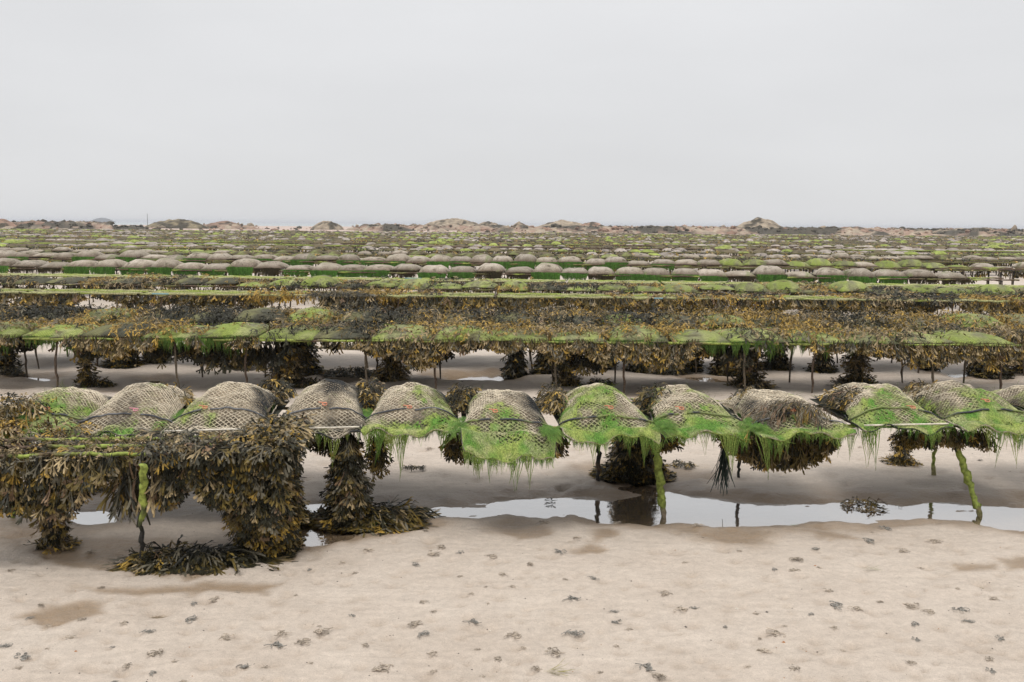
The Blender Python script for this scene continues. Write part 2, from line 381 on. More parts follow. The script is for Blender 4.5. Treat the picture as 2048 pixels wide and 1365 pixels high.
ds = [2.0]
while ds[-1] < 540:
    d = ds[-1]; ds.append(d + (max(.016, .0062 * d) if d < 17 else .02 * d if d < 60 else .035 * d))
ds = np.array(ds); ts = np.linspace(-.74, .74, 420)
D_, T_ = np.meshgrid(ds, ts, indexing='ij')
X = (D_ * T_).ravel(); Y = D_.ravel()
Z, C = ground(X, Y)
edge = sst(470, 540, Y); Z = Z * (1 - edge) - .8 * edge
g = Geo(); g.add(np.stack([X, Y, Z], -1), gridq(len(ds), len(ts)), None, C)
GR = g.build('sand', M_sand); tag(GR, 'pale wet sand with puddles, pits and mounds under the oyster tables', kind='structure')
def gz(x, y):
    z, _ = ground(np.atleast_1d(np.float64(x)), np.atleast_1d(np.float64(y))); return float(z[0])
g = Geo()
bx, by = np.meshgrid(np.linspace(-700, 700, 60), np.linspace(-150, 540, 40), indexing='ij')
g.add(np.stack([bx.ravel(), by.ravel(), np.full(bx.size, -.055) - .8 * sst(470, 540, by.ravel())], -1), gridq(60, 40), None, np.tile([0., 0, .3], (bx.size, 1)))
tag(g.build('beach', M_sand), 'the beach beyond the tables on either side', kind='structure')
g = Geo(); g.add([(-9, 4, WL), (9, 4, WL), (9, 13, WL), (-9, 13, WL)], [(0, 1, 2, 3)])
tag(g.build('water', M_water), 'shallow seawater standing in pools beside the table legs', kind='structure')
g = Geo(); g.add([(-9000, 380, -.35), (9000, 380, -.35), (12000, 20000, -.35), (-12000, 20000, -.35)], [(0, 1, 2, 3)])
tag(g.build('sea', M_sea), 'thin strip of calm pale sea on the horizon', kind='structure')

# ------------------------------------------------------------------ fronds
def frond(rng, levels, segs, w=.035, spread=.55, tipw=1.3, wav=.25, leafs=0):
    V, Q, Tt = [], [], []
    unit = 1.0 / (levels + 1)
    def branch(p, ang, bend, width, lev, t0, root):
        """strip in the XZ plane, bending out of plane; root: (i,j) vertex ids to start from"""
        l, r = root; y_slope = bend
        leaf = lev == levels
        nseg = leafs if leaf and leafs else segs
        ln = unit * rng.uniform(.8, 1.25)
        for s in range(nseg):
            ang += rng.uniform(-.18, .18); y_slope += rng.uniform(-wav, wav)
            d = np.array([math.sin(ang) * math.cos(y_slope), math.sin(y_slope), math.cos(ang) * math.cos(y_slope)])
            p = p + d * ln / nseg
            sd = np.array([math.cos(ang), rng.uniform(-.5, .5), -math.sin(ang)])
            wd = width * rng.uniform(.85, 1.15)
            if leaf: wd = width * (tipw if s < nseg - 1 or nseg == 1 else tipw * .62)
            i = len(V); V.append(p - sd * wd); V.append(p + sd * wd)
            t_ = t0 + (s + 1) / nseg * unit; Tt.extend([t_, t_])
            Q.append((l, r, i + 1, i)); l, r = i, i + 1
        if not leaf:
            sp = spread * rng.uniform(.6, 1.2)
            branch(p, ang - sp * .5, y_slope + rng.uniform(-.3, .3), width, lev + 1, t0 + unit, (l, r))
            branch(p, ang + sp * .5, y_slope + rng.uniform(-.3, .3), width, lev + 1, t0 + unit, (l, r))
    V.append(np.array([-w * .4, 0, 0])); V.append(np.array([w * .4, 0, 0])); Tt.extend([0, 0])
    branch(np.zeros(3), rng.uniform(-.1, .1), rng.uniform(-.3, .3), w, 0, 0, (0, 1))
    return np.array(V), np.array(Q), np.clip(np.array(Tt), 0, 1)
_r = random.Random(5)
T_HI = [frond(_r, 3, 1, .033, .95, 1.55, .6, 2) for _ in range(16)]
T_B = [frond(_r, 2, 1, .034, 1.0, 1.8, .6, 2) for _ in range(16)]
T_HANG = [frond(_r, 3, 1, .027, .66, 1.6, .4, 2) for _ in range(16)]
T_HANGB = [frond(_r, 2, 1, .030, .6, 1.9, .45, 2) for _ in range(12)]
T_BLAD = [frond(_r, 3, 1, .024, .6, 2.1, .4, 2) for _ in range(14)]
T_LONG = [frond(_r, 2, 3, .020, .4, 1.3, .35) for _ in range(12)]
T_MID = [frond(_r, 2, 1, .048, 1.0, 1.5, .5) for _ in range(12)]
T_LOW = [frond(_r, 1, 1, .085, .9) for _ in range(10)]
def strand(rng, seg=3, w=.02):
    return frond(rng, 0, seg, w, tipw=.7, wav=.15)
T_STR = [strand(_r, 4, .016) for _ in range(8)]
def tuft(rng, n=8, seg=3, top=.18, w=.009):
    """strands spread at the top that run together into a point"""
    V, Q, Tt = [], [], []
    for k in range(n):
        x0 = (k / (n - 1) - .5) * 2 * top * rng.uniform(.8, 1.2); y0 = rng.uniform(-.03, .03); ln = rng.uniform(.45, 1.0)
        for s in range(seg + 1):
            t = s / seg; z = t * ln
            x = x0 * (1 - z) ** 1.4 + .02 * rng.uniform(-1, 1); y = y0 + rng.uniform(-.02, .02)
            ww = w * (1.3 - t * 1.05)
            V += [(x - ww, y, z), (x + ww, y, z)]; Tt += [z, z]
            if s: i = len(V) - 4; Q.append((i, i + 1, i + 3, i + 2))
    return np.array(V), np.array(Q), np.array(Tt)
T_TUFT = [tuft(_r) for _ in range(10)]
T_TUFT_LO = [tuft(_r, 4, 2, .16, .02) for _ in range(6)]

def bake(g, T, P, D, Nn, S, C0, C1, rs, droop=0.0, zmin=None):
    n = len(P)
    if n == 0: return
    D = D / (np.linalg.norm(D, axis=1)[:, None] + 1e-9)
    Nn = Nn - D * (Nn * D).sum(1)[:, None]; Nn = Nn / (np.linalg.norm(Nn, axis=1)[:, None] + 1e-9)
    Xx = np.cross(Nn, D)
    idx = rs.randint(0, len(T), n); flip = np.where(rs.rand(n) < .5, -1.0, 1.0)
    for k, (V, Q, t) in enumerate(T):
        s = np.where(idx == k)[0]
        if not len(s): continue
        M3 = np.stack([Xx[s] * flip[s][:, None], Nn[s], D[s]], -1) * S[s][:, None, None]
        W = np.einsum('nij,vj->nvi', M3, V) + P[s][:, None]
        if droop: W[..., 2] -= droop * S[s][:, None] * (t ** 2)[None] * np.clip(1 + D[s, 2], .3, 1.6)[:, None]
        if zmin is not None: W[..., 2] = np.maximum(W[..., 2], zmin + .012 * t[None] * rs.rand(len(s), 1))
        t15 = t ** 1.4; cc = C0[s][:, None] * (1 - t15)[None, :, None] + C1[s][:, None] * t15[None, :, None]
        QQ = Q[None] + (np.arange(len(s)) * len(V))[:, None, None]
        g.add(W.reshape(-1, 3), QQ.reshape(-1, 4), None, cc.reshape(-1, 3))
PAL = np.array([  # root, tip; weed tones with shade painted into roots, highlights into tips
    [[.011, .011, .008], [.034, .031, .016]],      # wet black
    [[.034, .028, .010], [.145, .105, .030]],      # olive
    [[.12, .090, .044], [.34, .255, .135]],      # dried tan
    [[.09, .060, .018], [.42, .27, .055]],         # ochre
    [[.068, .060, .042], [.165, .145, .10]],         # silty grey
    [[.09, .055, .035], [.20, .13, .075]],          # reddish
])
def wcol(n, rs, prob):
    prob = np.asarray(prob, float)
    if prob.ndim == 1: prob = np.tile(prob, (n, 1))
    prob = prob / prob.sum(1)[:, None]; u = rs.rand(n, 1)
    k = (np.cumsum(prob, 1) < u).sum(1).clip(0, 5)
    j = rs.uniform(.72, 1.3, (n, 1))
    return PAL[k, 0] * j, PAL[k, 1] * j
HANG = (3, 3.2, 2.2, .8, .8, .3); TOPW = (1.6, 1.6, 3.2, 3.2, 1.2, .2); BLACK = (6, 2, .3, .3, .3, .1)

class Row:
    def __init__(s, yl, yr):
        a = np.array([-.514 * yl, yl]); b = np.array([.514 * yr, yr]); s.set(a, b)
    def set(s, a, b):
        d = b - a; s.len = np.hypot(*d); s.u = d / s.len; s.v = np.array([-s.u[1], s.u[0]])
        t = -a[0] / s.u[0]; s.o = a + s.u * t; s.s0 = -t; s.s1 = s.len - t; s.ang = math.atan2(s.u[1], s.u[0])
        return s
    def p(s, a, d, z=0.0):
        a = np.asarray(a, float); d = np.asarray(d, float)
        q = s.o[None] + np.atleast_1d(a)[:, None] * s.u + np.atleast_1d(d)[:, None] * s.v
        return np.column_stack([q, np.broadcast_to(z, (len(q),))])
    def sx(s, px, py, h):
        q = at(px, py, h)[:2] - s.o; return q @ s.u, q @ s.v
def dirs(row, a, d, z):
    return row.u[0] * 0 + np.column_stack([np.outer(a, row.u) + np.outer(d, row.v), z])

def curtain(g, rs, row, s0, s1, d, zt, depth, dens, T=T_HANG, ln=(.10, .20), prob=HANG, thick=.06, out=.10, sway=.13):
    """fronds hanging from a rail between s0..s1; depth(s) gives how far down they reach"""
    n = int(abs(s1 - s0) * dens)
    if n < 1: return
    a = rs.uniform(s0, s1, n); dp = depth(a); k = rs.rand(n) < np.clip(dp / .12, 0, 1); a = a[k]; dp = dp[k]; n = len(a)
    if n < 1: return
    S = rs.uniform(ln[0], ln[1], n); fr = rs.rand(n)
    dz = fr * np.maximum(dp - S * .7, 0); side = np.where(rs.rand(n) < .62, -1, 1)
    dd = d + side * rs.uniform(.0, thick, n) * (.5 + .8 * fr)
    P = row.p(a, dd, zt - dz)
    D = dirs(row, rs.normal(0, sway, n), side * rs.uniform(-.1, out, n) * (1 - .6 * fr), -np.ones(n))
    Nn = dirs(row, rs.normal(0, .5, n), side * 1.0 * np.ones(n), rs.normal(0, .2, n))
    c0, c1 = wcol(n, rs, prob); bake(g, T, P, D, Nn, S, c0, c1, rs)
def carpet(g, rs, row, s0, s1, d0, d1, zf, dens, T=T_HI, ln=(.10, .18), prob=TOPW, keep=None, up=.35, loft=.05, patch=True):
    n = int(abs(s1 - s0) * abs(d1 - d0) * dens); a = rs.uniform(s0, s1, n); d = rs.uniform(d0, d1, n)
    if keep is not None:
        k = keep(a, d); a = a[k]; d = d[k]; n = len(a)
    if n < 1: return
    P = row.p(a, d, zf(a, d) + rs.rand(n) ** 2 * loft)
    th = rs.uniform(0, 2 * math.pi, n); D = dirs(row, np.cos(th), np.sin(th) * .8 - .45, rs.uniform(-.35, up, n))
    Nn = dirs(row, rs.normal(0, .35, n), rs.normal(-.2, .35, n), np.ones(n))
    pr = np.tile(np.asarray(prob, float), (n, 1))
    if patch:
        q = fbm(P[:, 0] * 1.3, P[:, 1] * 1.3, 91, 3); pr[:, 0] *= np.exp((q - .5) * 14); pr[:, 3] *= np.exp(-(q - .5) * 9)
        q = fbm(P[:, 0] * 1.7, P[:, 1] * 1.7, 77, 3); pr[:, 2] *= np.exp((q - .5) * 8)
    c0, c1 = wcol(n, rs, pr); bake(g, T, P, D, Nn, rs.uniform(ln[0], ln[1], n), c0, c1, rs, .45)
def column(g, rs, base, top, r0, r1, n, T=T_HANG, ln=(.10, .18), prob=HANG, skirt=0.0, flare=.0, rm=None):
    """weed wrapped round a leg from top to base, spreading over the ground when skirt > 0"""
    base = np.asarray(base, float); top = np.asarray(top, float)
    t = rs.rand(n) ** .9; th = rs.uniform(0, 2 * math.pi, n)
    r = r1 * (1 - t) + r0 * t
    if rm: r = r + (rm - .5 * (r0 + r1)) * np.sin(math.pi * t)
    r = r * rs.uniform(.3, 1.0, n) ** .5
    P = base * (1 - (1 - t))[:, None] + top * (1 - t)[:, None] if False else top * (1 - t)[:, None] + base * t[:, None]
    P = P + np.column_stack([np.cos(th) * r, np.sin(th) * r, np.zeros(n)])
    outw = rs.uniform(-.08, .18, n) + flare * t ** 3
    D = np.column_stack([np.cos(th) * outw + rs.normal(0, .10, n), np.sin(th) * outw + rs.normal(0, .10, n), -np.ones(n)])
    S = rs.uniform(ln[0], ln[1], n)
    lim = P[:, 2] - base[2]; low = lim < S * .6
    D[low, 2] = -np.clip(lim[low] / S[low], .02, .5); D[low, 0] += np.cos(th[low]) * .8; D[low, 1] += np.sin(th[low]) * .8
    P[:, 2] = np.maximum(P[:, 2], base[2] + .012)
    Nn = np.column_stack([np.cos(th), np.sin(th), rs.uniform(0, .5, n)]); c0, c1 = wcol(n, rs, prob)
    bake(g, T, P, D, Nn, S, c0, c1, rs)
    if skirt:
        m_ = int(n * .5); th = rs.uniform(0, 2 * math.pi, m_); rr = skirt * np.sqrt(rs.rand(m_)) * .8
        P = np.column_stack([base[0] + np.cos(th) * rr, base[1] + np.sin(th) * rr * .6, base[2] + .01 + .09 * (1 - rr / skirt) * rs.rand(m_)])
        D = np.column_stack([np.cos(th) + rs.normal(0, .3, m_), np.sin(th) + rs.normal(0, .3, m_), rs.uniform(-.2, .12, m_)])
        c0, c1 = wcol(m_, rs, prob); bake(g, T, P, D, np.column_stack([rs.normal(0, .3, m_), rs.normal(-.2, .3, m_), np.ones(m_)]), rs.uniform(ln[0], ln[1] * 1.15, m_), c0, c1, rs, .4, base[2] + .004)
def heap(g, rs, c, rx, ry, h, n, T=T_HI, ln=(.1, .2), prob=BLACK, lean=None):
    th = rs.uniform(0, 2 * math.pi, n); q = np.sqrt(rs.rand(n)) * .85
    P = np.column_stack([c[0] + np.cos(th) * q * rx, c[1] + np.sin(th) * q * ry, c[2] + .008 + h * (1 - q * q) * rs.rand(n)])
    D = np.column_stack([np.cos(th) * .7 + rs.normal(0, .6, n), np.sin(th) * .5 + rs.normal(0, .5, n), rs.uniform(-.25, .3, n)])
    if lean is not None: D[:, :2] += np.array(lean)
    Nn = np.column_stack([rs.normal(0, .4, n), rs.normal(-.4, .4, n), np.ones(n)])
    c0, c1 = wcol(n, rs, prob); S = rs.uniform(ln[0], ln[1], n)
    bake(g, T, P, D, Nn, S, c0, c1, rs, .5, c[2] + .003)

# ------------------------------------------------------------------ tables
LIME = np.array([.25, .30, .065]); RUST = np.array([.11, .075, .05]); DARKROD = np.array([.035, .033, .03]); SILT = np.array([.24, .19, .13])
def rodcol(n, seed, a, b, f=3.0):
    t = vn(np.linspace(0, n * .12, n) * f, np.full(n, seed * 3.7), seed)[:, None]; t = sst(.35, .65, t); return a * (1 - t) + b * t
def rod(g, p0, p1, r, n, seed, ca, cb, sides=6, wob=.006, rough=.22, grad=None):
    t = np.linspace(0, 1, n)[:, None]; P = np.asarray(p0) * (1 - t) + np.asarray(p1) * t
    w_ = np.column_stack([vn(np.arange(n) * .8, np.full(n, seed * 1.3), k) - .5 for k in range(3)]) * 2 * wob; w_[0] = 0; w_[-1] = 0
    rr = r * (1 + .35 * (vn(np.arange(n) * 1.7, np.full(n, seed), 9) - .5)); cl = rodcol(n, seed, ca, cb)
    if grad is not None:
        gt_ = sst(grad - .12, grad + .12, t + .3 * (vn(np.arange(n) * .9, np.full(n, seed), 5)[:, None] - .5)); cl = ca * (1 - gt_) + cb * gt_; cl = cl * (.8 + .4 * vn(np.arange(n) * 1.3, np.full(n, seed), 6)[:, None]); rr = rr * (1.25 - .5 * gt_[:, 0])
    tube(g, P + w_, rr, sides, cl, True, rough)
TAB = {}
def table_meshes(key, length, depth, z, r, ca, cb, rails=2, sides=6, nseg=26, foot=-.05, seedo=0):
    """rails along x, legs down to the sand, crossbars; returns list of (part name, mesh)"""
    if key in TAB: return TAB[key]
    parts = []
    for k in range(rails):
        g = Geo(); y = depth * k / (rails - 1); rod(g, (-length / 2, y, z), (length / 2, y, z), r, nseg, 3 + k + seedo, ca, cb, sides); parts.append(('rail', g.mesh('rail', M_rod)))
    for sx in (-1, 1):
        for y in (0, depth):
            g = Geo(); x = sx * length * .32
            rod(g, (x, y + .02, z - r * 1.6), (x + sx * .03, y + .02, foot), r * .85, 10, 11 + sx + int(y * 3) + seedo, RUST * .7, SILT * .45, sides, .012); parts.append(('leg', g.mesh('leg', M_rod)))
        g = Geo(); rod(g, (sx * length * .32, 0, z - r * 1.9), (sx * length * .32, depth, z - r * 1.9), r * .9, 8, 21 + sx + seedo, cb, DARKROD, sides); parts.append(('crossbar', g.mesh('crossbar', M_rod)))
    TAB[key] = parts; return parts
ORD = 'zeroth first second third fourth fifth sixth seventh eighth ninth tenth eleventh twelfth thirteenth fourteenth fifteenth sixteenth seventeenth eighteenth nineteenth'.split()
def ordw(n):
    if n < 20: return ORD[n]
    t = {2: 'twent', 3: 'thirt', 4: 'fort', 5: 'fift', 6: 'sixt', 7: 'sevent', 8: 'eight', 9: 'ninet'}[n // 10]
    return t + 'ieth' if n % 10 == 0 else t + 'y-' + ORD[n % 10]
def table_row(row, phrase, length, depth, z, r, ca, cb, off=0.0, rails=2, sides=6, parts=True, key=None, smax=None, smin=None, group=None):
    s = row.s0 - length * .5 + off; cnt = 0; hi = row.s1 + length if smax is None else smax
    if smin is not None: s = smin + length / 2
    meshes = table_meshes(key or phrase, length - .06, depth, z, r, ca, cb, rails, sides)
    while s - length / 2 < hi - .3:
        c = row.p(s, 0.0, 0.0)[0]; xx = proj((c[0], c[1], z))[0]
        if -260 < xx < 2310:
            vis = 0 < xx < 2048; cnt += 1
            e = empty('trestle_table', c, row.ang)
            tag(e, f'{ordw(cnt)} steel trestle table from the left in {phrase}', 'trestle table', group or 'steel trestle tables carrying the oyster bags')
            for nm, me in meshes: inst(nm, me, e)
        s += length
# far tables: one mesh per table, shared
def table_one(row, phrase, length, depth, z, r, ca, cb, key, rails=2, off=0):
    if key not in TAB:
        g = Geo()
        for k in range(rails): rod(g, (-length / 2 + .03, depth * k / (rails - 1), z), (length / 2 - .03, depth * k / (rails - 1), z), r, 5, 3 + k, ca, cb, 4)
        for sx in (-1, 1):
            for y in (0, depth): rod(g, (sx * length * .32, y, z - r * 1.5), (sx * length * .33, y, -.05), r, 3, 5, cb, DARKROD, 4)
        TAB[key] = g.mesh('trestle_table', M_rod)
    s = row.s0 - length * .5 + off; cnt = 0
    while s - length / 2 < row.s1 + .3:
        c = row.p(s, 0.0, 0.0)[0]; cnt += 1
        tag(inst('trestle_table', TAB[key], None, c, row.ang), f'{ordw(cnt)} steel trestle table from the left in {phrase}', 'trestle table', 'steel trestle tables carrying the oyster bags')
        s += length

# ================================================================== ROW A: big net bags close to the camera
ZT = .53
rowA = Row(5, 5).set(at(100, 864, ZT)[:2], at(1960, 852, ZT)[:2])
def bag_surface(W, Lb, h, f, fa, seed, tilt=0.0):
    def S(x, s, off=0.0):
        x = np.asarray(x, float); s = np.asarray(s, float); u = np.clip(x / (W / 2), -1, 1); q = np.clip((s - f) / Lb, 0, 1)
        k = np.clip((q - .06) / .94, 0, 1); pr = np.sin(math.pi * k ** 1.04) ** .82
        cr_ = (1 - np.abs(u) ** 2.3) ** .72
        z = h * .98 * pr * cr_ + .012 + (.050 * (fbm(x * 6 + seed, s * 5, seed, 3) - .5) + .014 * (vn(x * 24 + seed, s * 22, seed + 1) - .5)) * (.25 + pr)
        z = z + .018 * (vn(x * 7 + seed * 3.1, s * 0 + seed, 4) - .5) * (1 - sst(.0, .25, q))
        y = np.where(s < f, -(f - s) * math.cos(fa), s - f); z = z + np.where(s < f, -(f - s) * math.sin(fa), 0)
        z = z + tilt * x
        fl = np.clip((f - s) / max(f, .01), 0, 1); lipw = np.maximum(fl, .6 * (1 - sst(.0, .13, q))); z = z + lipw * .020 * np.sin(x * 15 + seed) + lipw * .012 * np.sin(x * 37 + seed * 2); y = y + fl * .02 * np.sin(x * 13 + seed * 3)
        xx = x * (1 - .07 * fl ** 2) * (1 - .15 * sst(.10, .45, q) + .05 * sst(.75, 1.0, q)) + .010 * (vn(s * 6, s * 0 + seed, 8) - .5)
        return np.stack([xx, y, z + off], -1)
    return S
def with_normals(S, x, s, e=.004):
    P = S(x, s); A = S(x + e, s) - P; B = S(x, s + e) - P; n = np.cross(A, B); n /= np.linalg.norm(n, axis=-1)[..., None] + 1e-9
    n = np.where((n[..., 2] < 0)[..., None], -n, n); return P, n
TAN_NET = np.array([.55, .475, .36]); BLK_NET = np.array([.035, .036, .036])
LG1 = np.array([.26, .31, .08]); LG2 = np.array([.095, .20, .035]); LG3 = np.array([.34, .325, .17])
def net_bag(cx_px, cy_px, width, Lb, h, flap, fa, green, front, seed, label, tilt=0.0, rod_on=False, strap=True, dark=.0, drz=0.0, fringe=1.0, hook=(.62, .24, .14)):
    rs = np.random.RandomState(seed)
    sc_, dc_ = rowA.sx(cx_px, cy_px, ZT + .01)
    root = empty('oyster_bag', rowA.p(sc_, dc_, ZT + .010)[0], rowA.ang + drz)
    tag(root, label, 'oyster bag', 'net oyster bags lying on the nearest table row')
    S = bag_surface(width, Lb, h, flap, fa, seed, tilt); Lt = Lb + flap
    def gmask(x, s):
        q = s / Lt; n = fbm(x * 6 + seed, s * 5, seed + 3, 4)
        n2 = fbm(x * 26, s * 20, seed + 5, 2)
        edge = np.clip(np.abs(x) / (width / 2) - .72, 0, 1) * 2.2
        return (n - .5) * 2.6 + (n2 - .5) * .5 + green + front * np.exp(-q * 9) * 1.7 + edge * green - .35 - .3 * q
    def blk(x, s):
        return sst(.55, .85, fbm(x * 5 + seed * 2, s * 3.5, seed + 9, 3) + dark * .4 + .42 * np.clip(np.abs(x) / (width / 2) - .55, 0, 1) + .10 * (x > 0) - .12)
    # netting
    a, b = .033, .029; g = Geo()
    nk = int(width / 2 / a + Lt / b) + 2
    for sgn in (1, -1):
        for k in range(-nk, nk + 1):
            kk = k + (.0 if sgn == 1 else .0)
            s_ = np.arange(0, Lt + 1e-6, b / 2); x_ = (kk * 1.0 - sgn * s_ / b) * a
            ok = (np.abs(x_) <= width / 2 * .995); x_, s_ = x_[ok], s_[ok]
            if len(x_) < 3: continue
            x_ = x_ + .004 * (fbm(x_ * 9, s_ * 9, seed + 2, 2) - .5)
            P, Nn = with_normals(S, x_, s_)
            P = P + Nn * (.0015 if sgn == 1 else -.0005)
            T = np.gradient(P, axis=0); T /= np.linalg.norm(T, axis=1)[:, None] + 1e-9; B = np.cross(T, Nn)
            r = .0031
            V = np.stack([P + Nn * r * .8, P - B * r - Nn * r * .4, P + B * r - Nn * r * .4], 1).reshape(-1, 3)
            n = len(P); i = np.arange(n - 1)[:, None] * 3; kq = np.arange(3)[None]; k2 = (kq + 1) % 3
            Q = np.stack([i + kq, i + k2, i + 3 + k2, i + 3 + kq], -1).reshape(-1, 4)
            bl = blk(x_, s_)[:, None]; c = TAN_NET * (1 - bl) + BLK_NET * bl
            gm = sst(-.15, .4, gmask(x_, s_))[:, None] * .75; c = c * (1 - gm) + LG1 * gm
            c = c * (0.85 + .3 * vn(x_ * 60, s_ * 60, seed)[:, None])
            g.add(V, Q, None, np.repeat(c, 3, 0))
    # bound seam round the edge
    s_ = np.linspace(0, Lt, 40)
    for sg in (-1, 1):
        tube(g, S(np.full(40, sg * width / 2), s_), .0045, 4, rodcol(40, seed, TAN_NET * .7, BLK_NET))
    x_ = np.linspace(-width / 2, width / 2, 24)
    for s0 in (0.002, Lt): tube(g, S(x_, np.full(24, s0)), .005, 4, rodcol(24, seed, TAN_NET * .7, LG1 if front > .3 else BLK_NET))
    tag(g.build('net', M_net, root), 'diamond plastic netting, tan with silt and black in places', kind='stuff')
    # oysters
    g = Geo(); nu, nv = 34, 62
    uu, ss = np.meshgrid(np.linspace(-.985, .985, nu), np.linspace(.012, .985, nv), indexing='ij'); x = uu * width / 2; s = ss * Lt
    P, Nn = with_normals(S, x, s); q = np.clip((s - flap) / Lb, 0, 1)
    lump = fbm(x * 30 + seed, s * 26, seed + 11, 2); th = .010 + .012 * (1 - lump) * sst(.08, .3, q)
    P = P - Nn * th[..., None]; P[..., 2] = np.where(q > .02, np.maximum(P[..., 2], -.004), P[..., 2])
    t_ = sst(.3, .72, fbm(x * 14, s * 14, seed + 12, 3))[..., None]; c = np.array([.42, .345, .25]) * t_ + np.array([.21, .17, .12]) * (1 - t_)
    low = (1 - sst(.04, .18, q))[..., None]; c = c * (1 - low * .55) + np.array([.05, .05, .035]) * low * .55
    gm = sst(.0, .5, gmask(x, s))[..., None] * .5; c = c * (1 - gm) + LG2 * gm
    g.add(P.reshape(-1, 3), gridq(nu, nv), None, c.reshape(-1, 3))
    s2 = np.linspace(flap + .01, Lt - .01, 12); uu, ss = np.meshgrid(np.linspace(-.97, .97, 8), s2, indexing='ij')
    Pb = np.stack([uu * width / 2, ss - flap, np.full(uu.shape, -.004) + tilt * uu * width / 2], -1); g.add(Pb.reshape(-1, 3), gridq(8, 12), None, np.tile([.04, .04, .03], (96, 1)))
    tag(g.build('oysters', M_fill, root), 'silted oysters packed inside the netting', kind='stuff')
    # green algae film
    g = Geo(); nu, nv = 72, 110
    uu, ss = np.meshgrid(np.linspace(-1, 1, nu), np.linspace(0, 1, nv), indexing='ij'); x = uu * width / 2; s = ss * Lt
    cell = np.minimum(np.abs(np.sin(math.pi * (x / a + s / b))), np.abs(np.sin(math.pi * (x / a - s / b))))
    gmv = gmask(x, s) - .55 * sst(.35, .9, cell) * (fbm(x * 12, s * 12, seed + 40, 2) > .42); P, Nn = with_normals(S, x, s)
    P = P + Nn * (.0005 + .0045 * sst(.0, .8, gmv) + .003 * (fbm(x * 40, s * 30, seed, 2) - .5))[..., None]
    t_ = sst(.35, .65, fbm(x * 10, s * 8, seed + 21, 3))[..., None]; t2 = sst(.4, .7, fbm(x * 14, s * 12, seed + 22, 3))[..., None]
    c = LG1 * t_ + LG2 * (1 - t_); c = c * (1 - t2 * .6) + LG3 * t2 * .6
    Q = gridq(nu, nv); kf = gmv.ravel()[Q].mean(1); thr = .16 + .35 * rs.rand(len(Q)) ** 2; Q = Q[kf > thr]
    n_al = len(Q)
    if n_al > 20: g.add(P.reshape(-1, 3), Q, None, c.reshape(-1, 3))
    # fibres over the film and its edge
    n = int(900 + 1500 * green); xs = rs.uniform(-width / 2, width / 2, n); s_ = Lt * rs.rand(n) ** 1.4; k = gmask(xs, s_) > rs.uniform(-.15, .5, n); xs, s_ = xs[k], s_[k]; n = len(xs)
    P, Nn = with_normals(S, xs, s_); P2, _ = with_normals(S, xs + rs.normal(0, .012, n), np.maximum(s_ - .03, -.02))
    t_ = rs.rand(n, 1); c = LG1 * t_ + LG2 * (1 - t_)
    bake(g, T_STR, P + Nn * .004, P2 - P + Nn * .004, Nn, rs.uniform(.03, .075, n), c, c * 1.15, rs)
    # hanging tufts
    n = int(40 * fringe); xs = rs.uniform(-width / 2, width / 2, n)
    ll = .025 + .19 * np.clip(fbm(xs * 14, xs * 0 + seed, seed + 31, 2) - .32, 0, 1) + (rs.rand(n) ** 7) * .16
    P = S(xs, np.zeros(n)); D = np.column_stack([rs.normal(0, .10, n), -rs.uniform(-.05, .12, n), -np.ones(n)]); t_ = rs.rand(n, 1) ** .7
    c = (LG2 * .75) * t_ + LG1 * .8 * (1 - t_)
    bake(g, T_TUFT, P + [0, .004, .004], D, np.tile([0, -1.0, 0], (n, 1)), ll, c * 1.25, c * .75, rs)
    n2 = int(60 * fringe); xs = rs.uniform(-width / 2, width / 2, n2); P = S(xs, np.zeros(n2)) + [0, .03, -.003]
    c = np.tile(LG2 * .7, (n2, 1)); bake(g, T_TUFT, P, np.column_stack([rs.normal(0, .12, n2), rs.normal(0, .1, n2), -np.ones(n2)]), np.tile([0, -1.0, 0], (n2, 1)), rs.uniform(.02, .06, n2), c, c, rs)
    sd_ = rs.uniform(flap, flap + .7 * Lb, int(50 * green + 8)); sg = np.where(rs.rand(len(sd_)) < .5, -1.0, 1.0); P = S(sg * width / 2 * .97, sd_)
    bake(g, T_TUFT, P, np.column_stack([-sg * .15, np.full(len(sd_), -.3), -np.ones(len(sd_))]), np.column_stack([sg, np.zeros(len(sd_)), np.full(len(sd_), .2)]), rs.uniform(.06, .14, len(sd_)), np.tile(LG2, (len(sd_), 1)), np.tile(LG2 * .8, (len(sd_), 1)), rs)
    tag(g.build('green_algae', M_mat, root), 'lime green algae matted over the netting and hanging in points', kind='stuff')
    # rubber strap with its hook
    if strap:
        q0 = flap + Lb * rs.uniform(.15, .21); xc = width * rs.uniform(-.2, .2); rs_b = rs.uniform(-.01, .06)
        for sg, x0, x1 in ((0, -width / 2, xc - .02), (1, xc + .03, width / 2)):
            x_ = np.linspace(x0, x1, 16); bow = rs_b * np.cos(x_ / (width / 2) * 1.4)
            P, Nn = with_normals(S, x_, q0 - .04 + bow); P = P + Nn * .012; g = Geo()
            T = np.gradient(P, axis=0); T /= np.linalg.norm(T, axis=1)[:, None]; B = np.cross(T, Nn); wv = .0062; hv = .0025
            V = np.stack([P - B * wv - Nn * hv, P + B * wv - Nn * hv, P + B * wv + Nn * hv, P - B * wv + Nn * hv], 1).reshape(-1, 3)
            i = np.arange(15)[:, None] * 4; kq = np.arange(4)[None]; k2 = (kq + 1) % 4; Q = np.stack([i + kq, i + k2, i + 4 + k2, i + 4 + kq], -1).reshape(-1, 4)
            Q = np.vstack([Q, [[3, 2, 1, 0], [60, 61, 62, 63]]])
            cc_ = np.repeat(rodcol(16, seed + sg, np.array([.028, .029, .032]), LG1 * .55 if green > .3 else np.array([.10, .10, .10])), 4, 0)
            g.add(V, Q, None, cc_); g.build('strap', M_plain, root)
